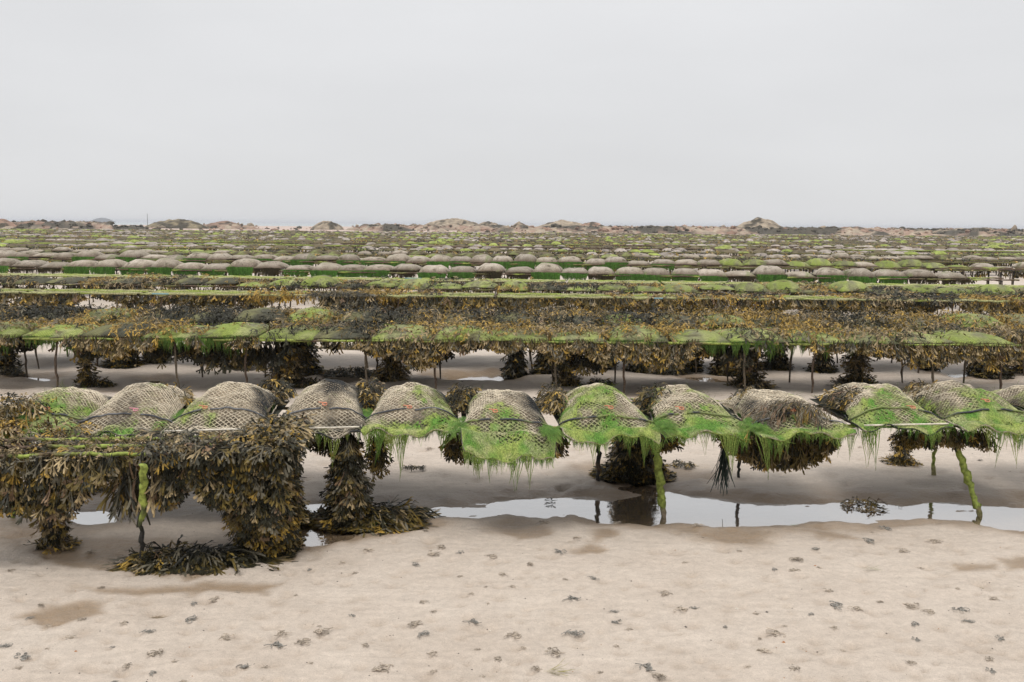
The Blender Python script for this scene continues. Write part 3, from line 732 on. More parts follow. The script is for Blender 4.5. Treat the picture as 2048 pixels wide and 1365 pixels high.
        P, Nn = with_normals(S, np.array([xc]), np.array([q0 + .01])); o = P[0] + Nn[0] * .022; th = np.linspace(.4, 5.9, 18); nn = Nn[0]; ax = np.array([1.0, 0, 0]); ay = np.cross(nn, ax); ay /= np.linalg.norm(ay)
        ring = o + np.outer(np.cos(th) * .0135, ax) + np.outer(np.sin(th) * .012, ay); tail = ring[0] + np.outer(np.linspace(.006, .05, 5), ax * -1) + np.outer(np.linspace(0, .008, 5), ay)
        g = Geo(); tube(g, np.vstack([tail[::-1] + nn * .004, ring]), .0032, 6, np.array(hook)); tag(g.build('hook', M_plain, root), 'faded orange pink plastic hook')
    if rod_on:
        x_ = np.linspace(-width * .46, width * .44, 10); P = S(x_, np.full(10, .03)); t_l = np.linspace(0, 1, 10)[:, None]; P = P[0] * (1 - t_l) + P[-1] * t_l + [0, 0, .008]; P[:, 2] += .35 * (S(x_, np.full(10, .03))[:, 2].max() - P[:, 2]); g = Geo(); tube(g, P + [0, -.004, .006], .0055, 6, np.array([.62, .56, .46])); tag(g.build('closing_rod', M_plain, root), 'pale rod closing the front edge')
    return root, S

A = math.radians
BA = []
def B_(*a, **k): BA.append(net_bag(*a, **k))
B_(55, 868, .56, .98, .15, .05, A(35), .42, .5, 101, 'silted net bag with brown wrack on top at the far left of the nearest row', strap=True, fringe=.4)
B_(232, 866, .55, 1.00, .165, .05, A(30), .16, .25, 102, 'tan net bag behind the near green post, with a pink and an orange hook', fringe=.35, hook=(.6, .25, .3))
B_(425, 866, .56, 1.02, .175, .05, A(30), .05, .1, 103, 'bare tan net bag just behind the big drooping wrack curtain', rod_on=True, fringe=.3)
B_(636, 862, .53, 1.02, .175, .05, A(20), .03, .05, 104, 'grey tan net bag with pale front rod, just right of the wrack curtain', rod_on=True, dark=.5, fringe=.35)
B_(822, 862, .56, .98, .155, .05, A(20), .30, .9, 105, 'net bag with curled green front lip, right of the wrack wrapped front leg', fringe=1.3, dark=.3)
B_(1018, 872, .52, .98, .155, .17, A(40), .36, .75, 106, 'net bag whose green front end droops lowest over the table edge', fringe=1.5, tilt=-.04)
B_(1222, 866, .55, 1.0, .165, .08, A(25), .55, .9, 107, 'very green net bag in front of the dark skirted rear leg', fringe=1.3)
B_(1408, 862, .52, .98, .15, .07, A(20), .5, 1.0, 108, 'net bag with green hollow front, just right of the straight green leg', fringe=1.1, tilt=.0)
B_(1612, 868, .56, .98, .145, .05, A(15), .22, .9, 109, 'net bag with a flat patch of brown wrack lying on its crown', fringe=1.0, hook=(.68, .26, .12))
B_(1812, 856, .55, 1.0, .16, .05, A(15), .42, .15, 110, 'smooth green shouldered net bag with pale rod, left of the leaning leg', rod_on=True, fringe=.5, drz=-.06)
B_(2010, 856, .56, 1.0, .165, .06, A(20), .5, .7, 111, 'broad green net bag above the leaning leg near the right edge', fringe=1.1, drz=.03)
B_(2205, 852, .54, 1.0, .15, .05, A(20), .3, .3, 112, 'bare net bag cut off by the right edge of the nearest row', fringe=.6)

# tables of row A
def leg_from_px(g, top_px, foot_px, h_top, r, seed, ca, cb, depth_d):
    pass
def explicit_table(label, s0, s1, d0, d1, z, front_legs, rear_legs, r=.011, ca=RUST, cb=LIME, row=rowA, rails=(0, 1)):
    c = row.p((s0 + s1) / 2, d0, 0.0)[0]; e = empty('trestle_table', c, row.ang); sm = (s0 + s1) / 2
    tag(e, label, 'trestle table', 'steel trestle tables carrying the oyster bags')
    dd = d1 - d0
    for k in rails:
        g = Geo(); rod(g, (s0 - sm, dd * k, z), (s1 - sm, dd * k, z), r, 40, int(30 + k * 3 + s0), ca, cb); g.build('rail', M_rod, e)
    for dl, legs in ((0, front_legs), (dd, rear_legs)):
        for (st, sf, df, rr, c1, c2) in legs:
            g = Geo(); P0 = np.array([st - sm, dl + (-.17 if row is not rowA and c1 is LIME else .015), z - .012]); q = row.p(sf, df, 0)[0]; zg = gz(q[0], q[1]) - .03
            rod(g, P0, (sf - sm, df - d0, zg), rr, 26, int(abs(st) * 10) + 3, c1, c2, 8, .010, .35, (.85 if row is rowA else .45) if c1 is LIME else None); g.build('leg', M_rod, e)
    for x in (s0 + .25, s1 - .25):
        g = Geo(); rod(g, (x - sm, 0, z - .022), (x - sm, dd, z - .022), r, 12, 7, RUST, DARKROD); g.build('crossbar', M_rod, e)
    return e
def sf(px, py, h=0.0, row=rowA): return row.sx(px, py, h)
d_rail = sf(1325, 1030)[1]
sA = [sf(690, 1045)[0], sf(1330, 1031)[0], sf(1968, 1030)[0]]
DR = .12; DB = .78
t1 = sf(1322, 860, ZT)[0]; t2 = sf(1918, 850, ZT)[0]; f2 = sf(1968, 1031)
explicit_table('table under the three bags right of the wrack curtain', sA[0] - .35, sA[1] - .30, DR, DB, ZT - .02, [(sA[0], sA[0], DR - .02, .013, RUST, DARKROD)], [(sA[1] - .28, sA[1] - .28, DB, .014, DARKROD, RUST)])
explicit_table('table on a straight lime green leg standing in the pool', sA[1] - .28, t2 - .28, DR, DB, ZT - .02, [(t1, sA[1], sf(1330, 1031)[1], .018, LIME, SILT)], [(sf(1440, 930)[0], sf(1440, 930)[0], DB, .010, DARKROD, DARKROD), (sf(1800, 925)[0], sf(1802, 925)[0], DB, .012, SILT, LIME)])
explicit_table('table on a crusted leaning leg at the right of the pool', t2 - .26, t2 + 1.7, DR, DB, ZT - .02, [(t2, f2[0], f2[1], .017, LIME, RUST)], [(t2 + 1.2, t2 + 1.2, DB, .012, SILT, RUST)])
explicit_table('table under the bare tan bags behind the wrack curtain', sA[0] - 2.2, sA[0] - .37, DR, DB, ZT - .02, [(sA[0] - 1.9, sA[0] - 1.9, DR, .013, RUST, LIME)], [(sA[0] - 1.9, sA[0] - 1.9, DB, .013, RUST, DARKROD)])
# the empty table in front, at the left
ZE = .56
rowE = Row(5, 5).set(at(0, 912, ZE)[:2], at(560, 905, ZE)[:2])
def se(px, py, h): return rowE.sx(px, py, h)
e0 = se(-140, 912, ZE)[0]; e1 = se(520, 905, ZE)[0]
gfoot = se(283, 1132, 0); gtop = se(300, 925, ZE - .03)
lfoot = se(115, 1097, 0)
eb = explicit_table('bare front table at the left buried in hanging brown wrack', e0, e1, 0, .36, ZE, [(gtop[0], gfoot[0], gfoot[1], .0135, LIME, DARKROD), (lfoot[0], lfoot[0], lfoot[1], .012, RUST, DARKROD)], [], .011, RUST, LIME, rowE, (0, .5, 1))

# ---------------- wrack on rows A and the front table: clumps one can tell apart
def clump(name, fn, label, cat='seaweed', seed=1, matr=None, kind=None, group=None):
    g = Geo(); rs_ = np.random.RandomState(seed); fn(g, rs_)
    o = g.build(name, matr or M_weed); tag(o, label, cat, group, kind); return o
def P3(px, py, h=0.0): return at(px, py, h)
def d_left(a):
    px_ = 1024 + a / 5.0 * FPX
    return .16 + .30 * np.exp(-((px_ - 100) / 60.0) ** 2) + .10 * (fbm(a * 5, a * 0, 3, 2) - .3)
clump('seaweed_curtain', lambda g, r: (curtain(g, r, rowE, e0, se(235, 905, ZE)[0], 0, ZE + .02, lambda a: np.minimum(.05 + .55 * fbm(a * 6, a * 0, 3, 2) ** 1.6, .30), 860, T=T_HANG + T_BLAD[:6], ln=(.06, .13), prob=(3.8, 3.2, 2.4, 1.3, .8, .4), thick=.08),
      carpet(g, r, rowE, e0, se(260, 905, ZE)[0], -.04, .40, lambda a, d: ZE - .01 + .0 * a, 900, ln=(.06, .12), prob=(1.8, 2.5, 3.2, 1.0, 1.6, .4), patch=False, loft=.02, up=.15)),
      'brown wrack hanging from the left end of the empty front table', seed=11)
clump('seaweed_column', lambda g, r: column(g, r, [*P3(113, 1098)[:2], 0], [*P3(100, 960, .3)[:2], .5] if False else [P3(113, 1098)[0] - .03, P3(113, 1098)[1] + .02, .50], .032, .085, 330, ln=(.06, .115), prob=(1.6, 3.2, 2.6, 1.1, .5, .3)),
      'tapering brown wrack column on the leftmost front table leg', seed=12)
clump('seaweed_curtain', lambda g, r: curtain(g, r, rowE, se(235, 905, ZE)[0], se(345, 905, ZE)[0], .06, ZE, lambda a: .22 + .2 * fbm(a * 7, a * 0, 5, 2), 520, T=T_LONG, ln=(.12, .24), prob=(3, 2, 1.5, .5, 2.6, .8), thick=.10),
      'thin stringy wrack hanging around the lime green post', seed=13)
def big(g, r):
    a0 = se(330, 905, ZE)[0]; a1 = se(560, 905, ZE)[0]
    def dep(a):
        t = (a - a0) / (a1 - a0); return .20 + .26 * sst(.35, .95, t) + .34 * (fbm(a * 8, a * 0, 8, 2) - .5)
    curtain(g, r, rowE, a0, a1, .02, ZE + .03, dep, 3100, T=T_BLAD + T_HANG[:4], ln=(.06, .12), prob=(5.5, 3, 1.2, 1.0, 1.0, .5), thick=.09)
    carpet(g, r, rowE, a0 - .1, a1 + .02, -.10, .34, lambda a, d: ZE + .01 + .03 * fbm(a * 6, d * 6, 2, 2), 1100, prob=(4, 2, 1.5, .8, 3, .2), patch=False, loft=.03, up=.15, ln=(.07, .13))
    c0 = P3(548, 1104); column(g, r, [c0[0], c0[1] + .03, 0], [c0[0] - .13, c0[1] + .06, .52], .05, .17, 1400, T=T_BLAD + T_HANG[:4], ln=(.06, .12), prob=(4, 3, 1.6, 1.8, .4, .6), rm=.18)
clump('seaweed_curtain', big, 'huge dark curtain of bladder wrack drooping to the sand at the table end', seed=14)
def mound(g, r):
    n = 1250
    a = r.uniform(0, 1, n); th = r.uniform(0, 6.28, n)
    # ridge running from the row A bags down over the end of the front table
    p0 = np.array(rowA.p(sf(572, 845, .57)[0], sf(572, 845, .57)[1], .57)[0]); p1 = P3(540, 905, .55); p2 = P3(470, 890, .58)
    t = a[:, None]; P = p0 * (1 - t) ** 2 + 2 * t * (1 - t) * (p2 * .4 + p1 * .6 + [0, 0, .05]) + p1 * t ** 2
    P = P + np.column_stack([np.cos(th) * .12 * np.sqrt(r.rand(n)), np.sin(th) * .08 * r.rand(n), .03 * r.rand(n)])
    D = np.column_stack([r.normal(.15, .7, n), r.normal(-.6, .5, n), r.uniform(-.8, .3, n)]); c0, c1 = wcol(n, r, (3.5, 2, 2.5, .9, 3, .3))
    bake(g, T_HI, P, D, np.column_stack([r.normal(0, .4, n), r.normal(-.5, .3, n), np.ones(n)]), r.uniform(.07, .13, n), c0, c1, r, .4)
    b = P3(572, 1062); column(g, r, [b[0] - .10, b[1] + .20, 0], [p0[0] - .03, p0[1] + .02, .56], .085, .07, 900, T=T_BLAD, ln=(.07, .12), prob=(4.5, 3, .6, 1.3, .3, .1), skirt=.15, flare=.5)
clump('seaweed_mound', mound, 'grey brown wrack heaped over the end bags and spilling down behind the curtain', seed=15)
clump('seaweed_heap', lambda g, r: (heap(g, r, P3(400, 1122), .36, .07, .055, 520, T=T_LONG, ln=(.12, .24), prob=(5, 2.5, .4, .3, 2.2, 0), lean=(.5, -.35)), heap(g, r, P3(300, 1132), .09, .05, .07, 160, prob=(3, 3, .5, 1.3, .3, .1), ln=(.05, .1))),
      'flat heap of long dark straps on the sand at the green post foot', seed=16)
def legA(g, r):
    b = P3(695, 1042); column(g, r, [b[0], b[1] + .03, -.02], [P3(693, 866, ZT)[0], P3(693, 866, ZT)[1] + .03, ZT - .02], .10, .035, 950, T=T_BLAD + T_HANG[:6], ln=(.06, .12), prob=(4.6, 2.8, 1.1, .8, 1.5, .3), skirt=.16, rm=.095)
    heap(g, r, b + [.17, .03, 0], .20, .12, .08, 380, T=T_LONG, ln=(.14, .26), prob=(2.4, 3.5, .8, 1.3, 2.0, 0), lean=(.7, -.3))
clump('seaweed_column', legA, 'bulky wrack wrapped front leg with a fan of straps on the wet sand', seed=17)
clump('seaweed_column', lambda g, r: column(g, r, [*P3(1265, 952)[:2], 0], [P3(1265, 952)[0] + .02, P3(1265, 952)[1], .5], .15, .10, 1400, T=T_BLAD, ln=(.06, .12), prob=(6, 3, .2, .9, .2, .1), skirt=.24, flare=.4),
      'dark skirted wrack column on the rear leg reflected in the pool', seed=18)
clump('seaweed_column', lambda g, r: column(g, r, [*P3(1802, 932)[:2], 0], [P3(1802, 932)[0], P3(1802, 932)[1], .3], .055, .03, 150, ln=(.06, .12), prob=(2.5, 2.5, .8, 1.8, .5, .1), skirt=.08),
      'small tuft of wrack at the foot of the thin rear leg', seed=19)
def und8(g, r):
    a0 = sf(1482, 868, ZT)[0]; a1 = sf(1705, 868, ZT)[0]
    curtain(g, r, rowA, a0, a1, .14, ZT - .01, lambda a: .10 + .15 * np.sin(np.clip((a - a0) / (a1 - a0), 0, 1) * math.pi) ** .7, 1300, ln=(.08, .13), prob=(2.5, 5, .8, .6, .1, .6), thick=.12)
clump('seaweed_curtain', und8, 'dense brown wrack fringe hanging under the wrack topped bag', seed=20)
for (x0, x1, dn, dp, sd_, lb) in [(590, 715, 220, .10, 21, 'few brown blades hanging under the bag with the pale front rod'), (735, 765, 900, .26, 22, 'small ochre tipped bunch hanging just right of the wrack wrapped front leg'), (895, 935, 1000, .16, 23, 'brown bunch hanging between the curled lip bag and the drooping bag'),
                              (1105, 1135, 900, .13, 24, 'brown bunch hanging right of the drooping bag'), (1325, 1375, 700, .10, 25, 'brown blades under the table beside the straight green leg'), (1850, 2040, 420, .10, 26, 'short brown fringe either side of the leaning leg top')]:
    a0 = sf(x0, 868, ZT)[0]; a1 = sf(x1, 868, ZT)[0]
    clump('seaweed_bunch', lambda g, r: curtain(g, r, rowA, a0, a1, .10, ZT - .01, lambda a: dp + .05 * fbm(a * 9, a * 0, sd_, 2), dn, ln=(.06, .12), prob=(3, 4.5, .6, 1.3, .2, .2), thick=.07), lb, seed=sd_)
# dark clumps wedged in the gaps between the humps, at the back
gaps = [(345, 800, 'between the two bare tan bags'), (548, 785, 'in the gap left of the grey tan bag'), (738, 792, 'in the gap left of the curled lip bag'), (925, 797, 'in the gap left of the drooping bag'), (1108, 800, 'in the gap left of the very green bag'), (1312, 800, 'in the gap behind the straight green leg'), (1500, 800, 'in the gap left of the wrack topped bag'), (1690, 800, 'in the gap right of the wrack topped bag'), (1850, 790, 'in the gap left of the broad green bag')]
for i, (x, y, lb) in enumerate(gaps):
    s_, d_ = sf(x, y, .60)
    small = x in (1500, 345)
    pr = (5, 2.5, .8, 1.3, .3, .3) if i % 2 else (3.5, 2.5, 1.2, 1.8, .3, .3)
    clump('seaweed_clump', lambda g, r: (heap(g, r, [*rowA.p(s_, d_ - .05, 0)[0][:2], ZT + .03], .085, .30, .13, 240 if small else 460, T=T_B, ln=(.05, .10), prob=pr)), f'wrack tuft wedged {lb}', seed=40 + i, group='wrack tufts between the nearest bags')
def hair(g, r):
    for i, (x, y) in enumerate([(722, 830), (925, 850), (1330, 850), (1100, 860), (1510, 850), (350, 830)]):
        s_, d_ = sf(x, y, .58); n = 60; P = rowA.p(s_ + r.normal(0, .03, n), d_ + r.normal(.05, .07, n), ZT + .03 + .03 * r.rand(n))
        bake(g, T_TUFT, P, np.column_stack([r.normal(0, .6, n), -np.ones(n) * .6, r.uniform(-.9, .1, n)]), np.tile([0, -.6, .8], (n, 1)), r.uniform(.05, .12, n), np.tile(LG2, (n, 1)), np.tile(LG1, (n, 1)), r)
clump('green_algae', hair, 'bright green algae threads strung between the nearest bags', 'algae', 60, M_green, 'stuff')
def top8(g, r):
    s_, d_ = sf(1590, 812, .66); n = 240
    P = rowA.p(s_ + r.normal(0, .10, n), d_ + r.normal(0, .07, n), 0); P[:, 2] = .672 - ((P[:, 0] - P[:, 0].mean()) ** 2) * 1.2 + .02 * r.rand(n)
    D = np.column_stack([r.normal(-.5, .7, n), r.normal(-.3, .5, n), r.uniform(-.25, -.02, n)]); c0, c1 = wcol(n, r, (1.5, 2, 1, .8, 2, 2.5)); bake(g, T_LONG, P, D, np.tile([0, -.2, 1.0], (n, 1)), r.uniform(.06, .12, n), c0, c1, r, .9)
clump('seaweed_clump', top8, 'flat reddish brown wrack lying on a net bag crown', seed=61)
def top0(g, r):
    for (x, y, h, n, rx) in ((25, 812, .66, 110, .14), (15, 855, .57, 80, .09), (120, 868, .55, 60, .12)):
        p = P3(x, y, h); P = np.tile(p, (n, 1)) + np.column_stack([r.normal(0, rx * .6, n), r.normal(0, .06, n), .03 * r.rand(n)])
        c0, c1 = wcol(n, r, (1, 1.5, 3, 2.5, 1, .3)); bake(g, T_HI, P, np.column_stack([r.normal(.3, .8, n), r.normal(-.4, .5, n), r.uniform(-.2, .2, n)]), np.tile([0, -.3, 1.0], (n, 1)), r.uniform(.06, .12, n), c0, c1, r, .3)
clump('seaweed_clump', top0, 'tan and ochre wrack draped on the bag at the far left', seed=62)
def frontA(g, r):
    a0 = sf(-60, 868, ZT)[0]; a1 = sf(470, 868, ZT)[0]
    carpet(g, r, rowA, a0, a1, -.16, .05, lambda a, d: ZT - .02 + .0 * a, 620, prob=(2.6, 2, 2.6, .8, 1.5, .6), patch=False, loft=.012, up=.1, ln=(.06, .11))
    curtain(g, r, rowA, a0, a1, .02, ZT - .02, lambda a: .16 + .1 * fbm(a * 5, a * 0, 4, 2), 380, prob=BLACK, ln=(.08, .15))
clump('seaweed_strip', frontA, 'brown wrack strip along the front of the leftmost bags', seed=63)
def sprig(g, r):
    p = P3(1462, 925, .28); p = np.array([p[0], rowA.p(sf(1462, 925, .28)[0], .3, 0)[0][1], 0]); s_ = sf(1462, 900, .4)[0]; q = rowA.p(s_, .12, .41)[0]
    tube(g, [q + [0, 0, .1], q], .0015, 4, DARKROD)
    n = 70; P = q + np.column_stack([r.normal(0, .008, n), r.normal(0, .008, n), -r.rand(n) * .10]); c0 = np.tile([.022, .032, .026], (n, 1)); bake(g, T_STR, P, np.column_stack([r.normal(0, .11, n), r.normal(0, .05, n), -np.ones(n)]), np.column_stack([r.normal(0, .3, n), -np.ones(n), np.zeros(n)]), r.uniform(.14, .22, n), c0, c0 * 1.5, r)
clump('seaweed_sprig', sprig, 'dark feathery sprig hanging alone on a thread above the pool', seed=64)
def strag(cx, cy, n, T, ln, prob, rx, lb, sd_, cat='seaweed', mt=None, col=None):
    p = P3(cx, cy); p[2] = gz(p[0], p[1]); p[2] = max(p[2], WL)
    def f(g, r):
        if col is None: heap(g, r, p, rx, rx * .5, .02, n, T, ln, prob)
        else:
            P = p + np.column_stack([r.normal(0, rx * .5, n), r.normal(0, rx * .3, n), .006 + .004 * r.rand(n)]); bake(g, T_STR, P, np.column_stack([np.ones(n), r.normal(.0, .5, n), r.normal(0, .04, n)]), np.tile([0, 0, 1.0], (n, 1)), r.uniform(ln[0], ln[1], n), np.tile(col, (n, 1)), np.tile(col, (n, 1)), r)
    clump('stray_seaweed' if col is None else 'stray_algae', f, lb, cat, sd_, mt)
strag(1720, 1010, 34, T_HI, (.06, .12), (1, 3, 2, 1, .3, 1), .10, 'stray brown wrack sprig lying in the pool right of centre', 71)
strag(1112, 1003, 3, T_HI, (.07, .10), BLACK, .03, 'single dark blade floating in the pool at centre', 72)
strag(1366, 940, 30, T_HI, (.05, .10), (5, 2, .2, 2, 0, 0), .07, 'dark stray clump beside the pool near the straight green leg', 73)
strag(725, 1056, 60, None, (.05, .12), None, .09, 'flat green algae scrap at the foot of the wrapped leg', 74, 'algae', M_green, LG2)
strag(1580, 1057, 10, None, (.02, .05), None, .02, 'small green scrap at the near edge of the pool', 75, 'algae', M_green, LG2)
strag(1100, 1352, 22, None, (.05, .10), None, .04, 'yellow green blade lying on the sand by the bottom edge', 76, 'algae', M_green, np.array([.28, .25, .09]))
strag(1735, 1146, 16, None, (.03, .06), None, .03, 'pale green scrap on open sand at right', 77, 'algae', M_green, np.array([.24, .25, .12]))
strag(1470, 913, 30, None, (.03, .07), None, .05, 'lime green scrap on the sand under the table row', 78, 'algae', M_green, LG1)
strag(828, 948, 26, T_HI, (.04, .08), BLACK, .06, 'small black wrack knot on muddy sand right of the wrapped leg', 79)
strag(190, 985, 60, T_HI, (.05, .10), BLACK, .10, 'wet black wrack on the mud behind the left front leg', 80)

# ================================================================== ROW B: two tables buried in wrack
rowB1 = Row(9.85, 9.9); rowB2 = Row(11.35, 11.4)
HB = .055
def humpB(a, seed): return HB * np.abs(np.sin((a + seed) * math.pi / .58)) ** .7
def mid_bag_mesh(key, W, Lb, h, nu, nv, lip, colf, seed):
    g = Geo(); uu, vv = np.meshgrid(np.linspace(-1, 1, nu), np.linspace(0, 1, nv), indexing='ij')
    k = np.clip((vv - lip) / (1 - lip), 0, 1); pr = np.sin(math.pi * k ** .85) ** .62; cr_ = (1 - np.abs(uu) ** 2.6) ** .6
    z = h * pr * cr_ + .012 + .05 * h / .15 * (fbm(uu * 2.2 + seed, vv * 3.5, seed, 3) - .5); z[:, -1] = 0; z = z * 1.0
    z = np.where(vv < 1e-6, .008 + .02 * (vn(uu * 2 + seed, vv, seed) - .5), z)
    P = np.stack([uu * W / 2 * (1 + .04 * np.sin(vv * 3.1)), vv * Lb + .015 * (vn(uu * 1.5, vv * 0 + seed, 3) - .5), z], -1)
    g.add(P.reshape(-1, 3), gridq(nu, nv), None, colf(uu, vv, z / max(h, .01)).reshape(-1, 3))
    Pb = P.copy(); Pb[..., 2] = -.012; g.add(Pb.reshape(-1, 3), gridq(nu, nv)[:, ::-1], None, np.tile([.03, .028, .02], (nu * nv, 1)))
    # rim wall
    rim = [i * nv for i in range(nu)] + [(nu - 1) * nv + j for j in range(1, nv)] + [i * nv + nv - 1 for i in range(nu - 2, -1, -1)] + [j for j in range(nv - 2, 0, -1)]
    n0 = nu * nv; Q = [(rim[i], rim[i - 1], rim[i - 1] + n0, rim[i] + n0) for i in range(len(rim))]
    g.Q.append(np.array(Q))
    return g.mesh('oyster_bag', M_bag)
def cf_dark(uu, vv, zz):
    t = sst(.45, .62, fbm(uu * 2, vv * 3, 5, 3))[..., None]; return np.array([.09, .088, .06]) * (1 - t) + np.array([.19, .185, .085]) * t
def cf_lime(uu, vv, zz, s=1):
    t = sst(.35, .65, fbm(uu * 2, vv * 3, 6 + s, 3))[..., None]; t2 = sst(.5, .75, fbm(uu * 3, vv * 4, 9 + s, 3))[..., None]
    c = np.array([.225, .275, .06]) * t + np.array([.30, .32, .12]) * (1 - t); return c * (1 - t2 * .75) + np.array([.15, .135, .10]) * t2 * .75
def cf_weedy(uu, vv, zz):
    t = sst(.4, .6, fbm(uu * 3, vv * 5, 85, 3))[..., None]; t2 = sst(.58, .7, fbm(uu * 3, vv * 4, 88, 3))[..., None]
    c = np.array([.16, .125, .065]) * t + np.array([.075, .062, .035]) * (1 - t); return c * (1 - t2) + np.array([.22, .24, .09]) * t2
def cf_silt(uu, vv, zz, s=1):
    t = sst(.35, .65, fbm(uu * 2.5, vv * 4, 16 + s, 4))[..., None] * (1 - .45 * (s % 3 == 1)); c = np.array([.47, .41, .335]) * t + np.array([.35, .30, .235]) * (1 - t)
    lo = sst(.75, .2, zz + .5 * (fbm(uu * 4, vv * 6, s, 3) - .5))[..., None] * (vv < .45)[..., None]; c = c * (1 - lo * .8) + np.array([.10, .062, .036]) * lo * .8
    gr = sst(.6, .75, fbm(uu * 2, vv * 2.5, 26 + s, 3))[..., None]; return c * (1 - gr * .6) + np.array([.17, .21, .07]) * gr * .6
VB = {}
for k in range(4):
    VB['dark', k] = mid_bag_mesh('d', .55, .96, .07, 11, 12, .05, cf_dark, k + 3)
    VB['lime', k] = mid_bag_mesh('l', .56, .96, .075, 11, 12, .04, lambda a, b, c, k=k: cf_lime(a, b, c, k), k + 13)
    VB['weedy', k] = mid_bag_mesh('w', .57, .96, .10, 9, 9, .02, cf_weedy, k + 63)
    VB['limehi', k] = mid_bag_mesh('l', .56, .96, .13, 11, 12, .04, lambda a, b, c, k=k: cf_lime(a, b, c, k), k + 33)
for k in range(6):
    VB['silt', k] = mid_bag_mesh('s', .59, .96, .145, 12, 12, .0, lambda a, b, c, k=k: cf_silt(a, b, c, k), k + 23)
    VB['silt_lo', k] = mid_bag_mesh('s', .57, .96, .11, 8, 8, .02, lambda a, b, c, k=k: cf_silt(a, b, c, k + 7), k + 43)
# fringe meshes (shared)
def fringe_mesh(seed, n, ln, T, W=.54, ca=LG2, cb=LG1, depth=.5):
    g = Geo(); r = np.random.RandomState(seed); x = r.uniform(-W / 2, W / 2, n); y = r.rand(n) ** 2 * depth * .1
    c = ca * (r.uniform(.6, 1.4, (n, 1))); lnn = ln * (.55 + .6 * fbm(x * 8, x * 0 + seed, seed, 2)) * r.uniform(.6, 1.2, n)
    bake(g, T, np.column_stack([x, y, np.full(n, .012)]), np.column_stack([r.normal(0, .1, n), r.normal(-.03, .06, n), -np.ones(n)]), np.tile([0, -1.0, 0], (n, 1)), lnn, c, c * .7 + cb * .15, r)
    return g.mesh('green_algae', M_green)
FR = {'B': [fringe_mesh(s, 60, .20, T_TUFT, ca=np.array([.11, .20, .04])) for s in (1, 2, 3)], 'Bs': [fringe_mesh(s, 45, .07, T_TUFT, ca=LG1) for s in (4, 5, 6)],
      'D': [fringe_mesh(s, 130, .30, T_TUFT_LO, ca=np.array([.08, .19, .032]), cb=LG1) for s in (7, 8, 9, 10)], 'Db': [fringe_mesh(s, 100, .28, T_TUFT_LO, ca=np.array([.05, .04, .02]), cb=RUST) for s in (17, 18)]}

ALLBAGS = []   # (distance, dict)
def bag_row(row, kindf, z, zoff=0, sp=.585, d=.0, phrase='', seed=0, smin=None, smax=None, desc=None, jz=.01, drz=.05, group='', sc=1.0, keepf=None):
    r = np.random.RandomState(seed); s = (row.s0 - .7) if smin is None else smin; hi = (row.s1 + .7) if smax is None else smax
    while s < hi:
        k = kindf(s, r)
        st = sp * r.uniform(.93, 1.09)
        if k and (keepf is None or keepf(s)):
            c = row.p(s, d + r.normal(0, .02), z + r.normal(0, jz))[0]
            ALLBAGS.append(dict(dist=c[1], c=c, rz=row.ang + r.normal(0, drz), sc=(r.uniform(.95, 1.05) * sc, r.uniform(.95, 1.04), r.uniform(.6, 1.3)), kind=k[0], fr=k[1], phrase=phrase, group=group, r=r.randint(0, 99)))
        s += st
nB = lambda s: fbm(np.array([s * .45]), np.array([2.2]), 55, 3)[0]
def kB(s, r):
    u = r.rand(); 
    if u < .9: return ('lime', 'B' if r.rand() < .6 else 'Bs')
    return ('dark', 'B' if r.rand() < .25 else None)
bag_row(rowB1, kB, .545, seed=1, phrase='the buried second row', group='wrack covered bags of the second row')
bag_row(rowB2, lambda s, r: ('limehi' if r.rand() < .35 else 'dark', None), .55, seed=2, phrase='the back of the second row', group='wrack covered bags of the second row', jz=.02)
table_row(rowB1, 'the wrack buried second row', 1.9, .8, .53, .013, RUST, LIME, group='tables of the second row', off=.15)
table_row(rowB2, 'the back half of the second row', 1.9, .8, .535, .013, RUST, LIME, off=.7, group='tables of the second row')
def z_top(row, z0, h): return lambda a, d: z0 + h * np.abs(np.sin((a + .2) * math.pi / .585)) ** .6 * np.sin(np.clip(d / .96, 0, 1) * math.pi) ** .6 + .0 * a
def weedB1(g, r):
    lo, hi = rowB1.s0 - .6, rowB1.s1 + .6
    def keep(a, d):
        n = fbm(a * 1.1, d * 1.4 + 3, 61, 3); return (d > .19 * sst(.42, .60, fbm(a * 1.5, a * 0, 64, 2)) * (.6 + .8 * vn(a * 5, a * 0, 6))) & (r.rand(len(a)) < sst(.28, .42, n) * .95 + .05)
    carpet(g, r, rowB1, lo, hi, -.06, 1.0, z_top(rowB1, .565, .06), 700, ln=(.08, .15), keep=keep, loft=.05, up=.3, T=T_B)
    curtain(g, r, rowB1, lo, hi, -.01, .575, lambda a: np.clip(.9 * (fbm(a * 1.9, a * 0, 65, 3) - .46), 0, .32), 620, ln=(.08, .14), prob=(1.5, 2.5, 3.2, 1.2, 1.2, .1), thick=.07, T=T_HANGB, sway=.3)
    curtain(g, r, rowB1, lo, hi, .40, .50, lambda a: np.clip(1.4 * (fbm(a * 1.2, a * 0, 66, 3) - .54), 0, .3), 300, prob=BLACK, ln=(.10, .17), thick=.3, T=T_MID)
    curtain(g, r, rowB1, lo, hi, .85, .50, lambda a: np.clip(1.4 * (fbm(a * 1.1, a * 0, 67, 3) - .50), 0, .3), 300, prob=BLACK, ln=(.10, .17), thick=.12, T=T_MID)
clump('seaweed_carpet', weedB1, 'tangled tan, ochre and black wrack over the front of the second row', seed=81, kind='stuff')
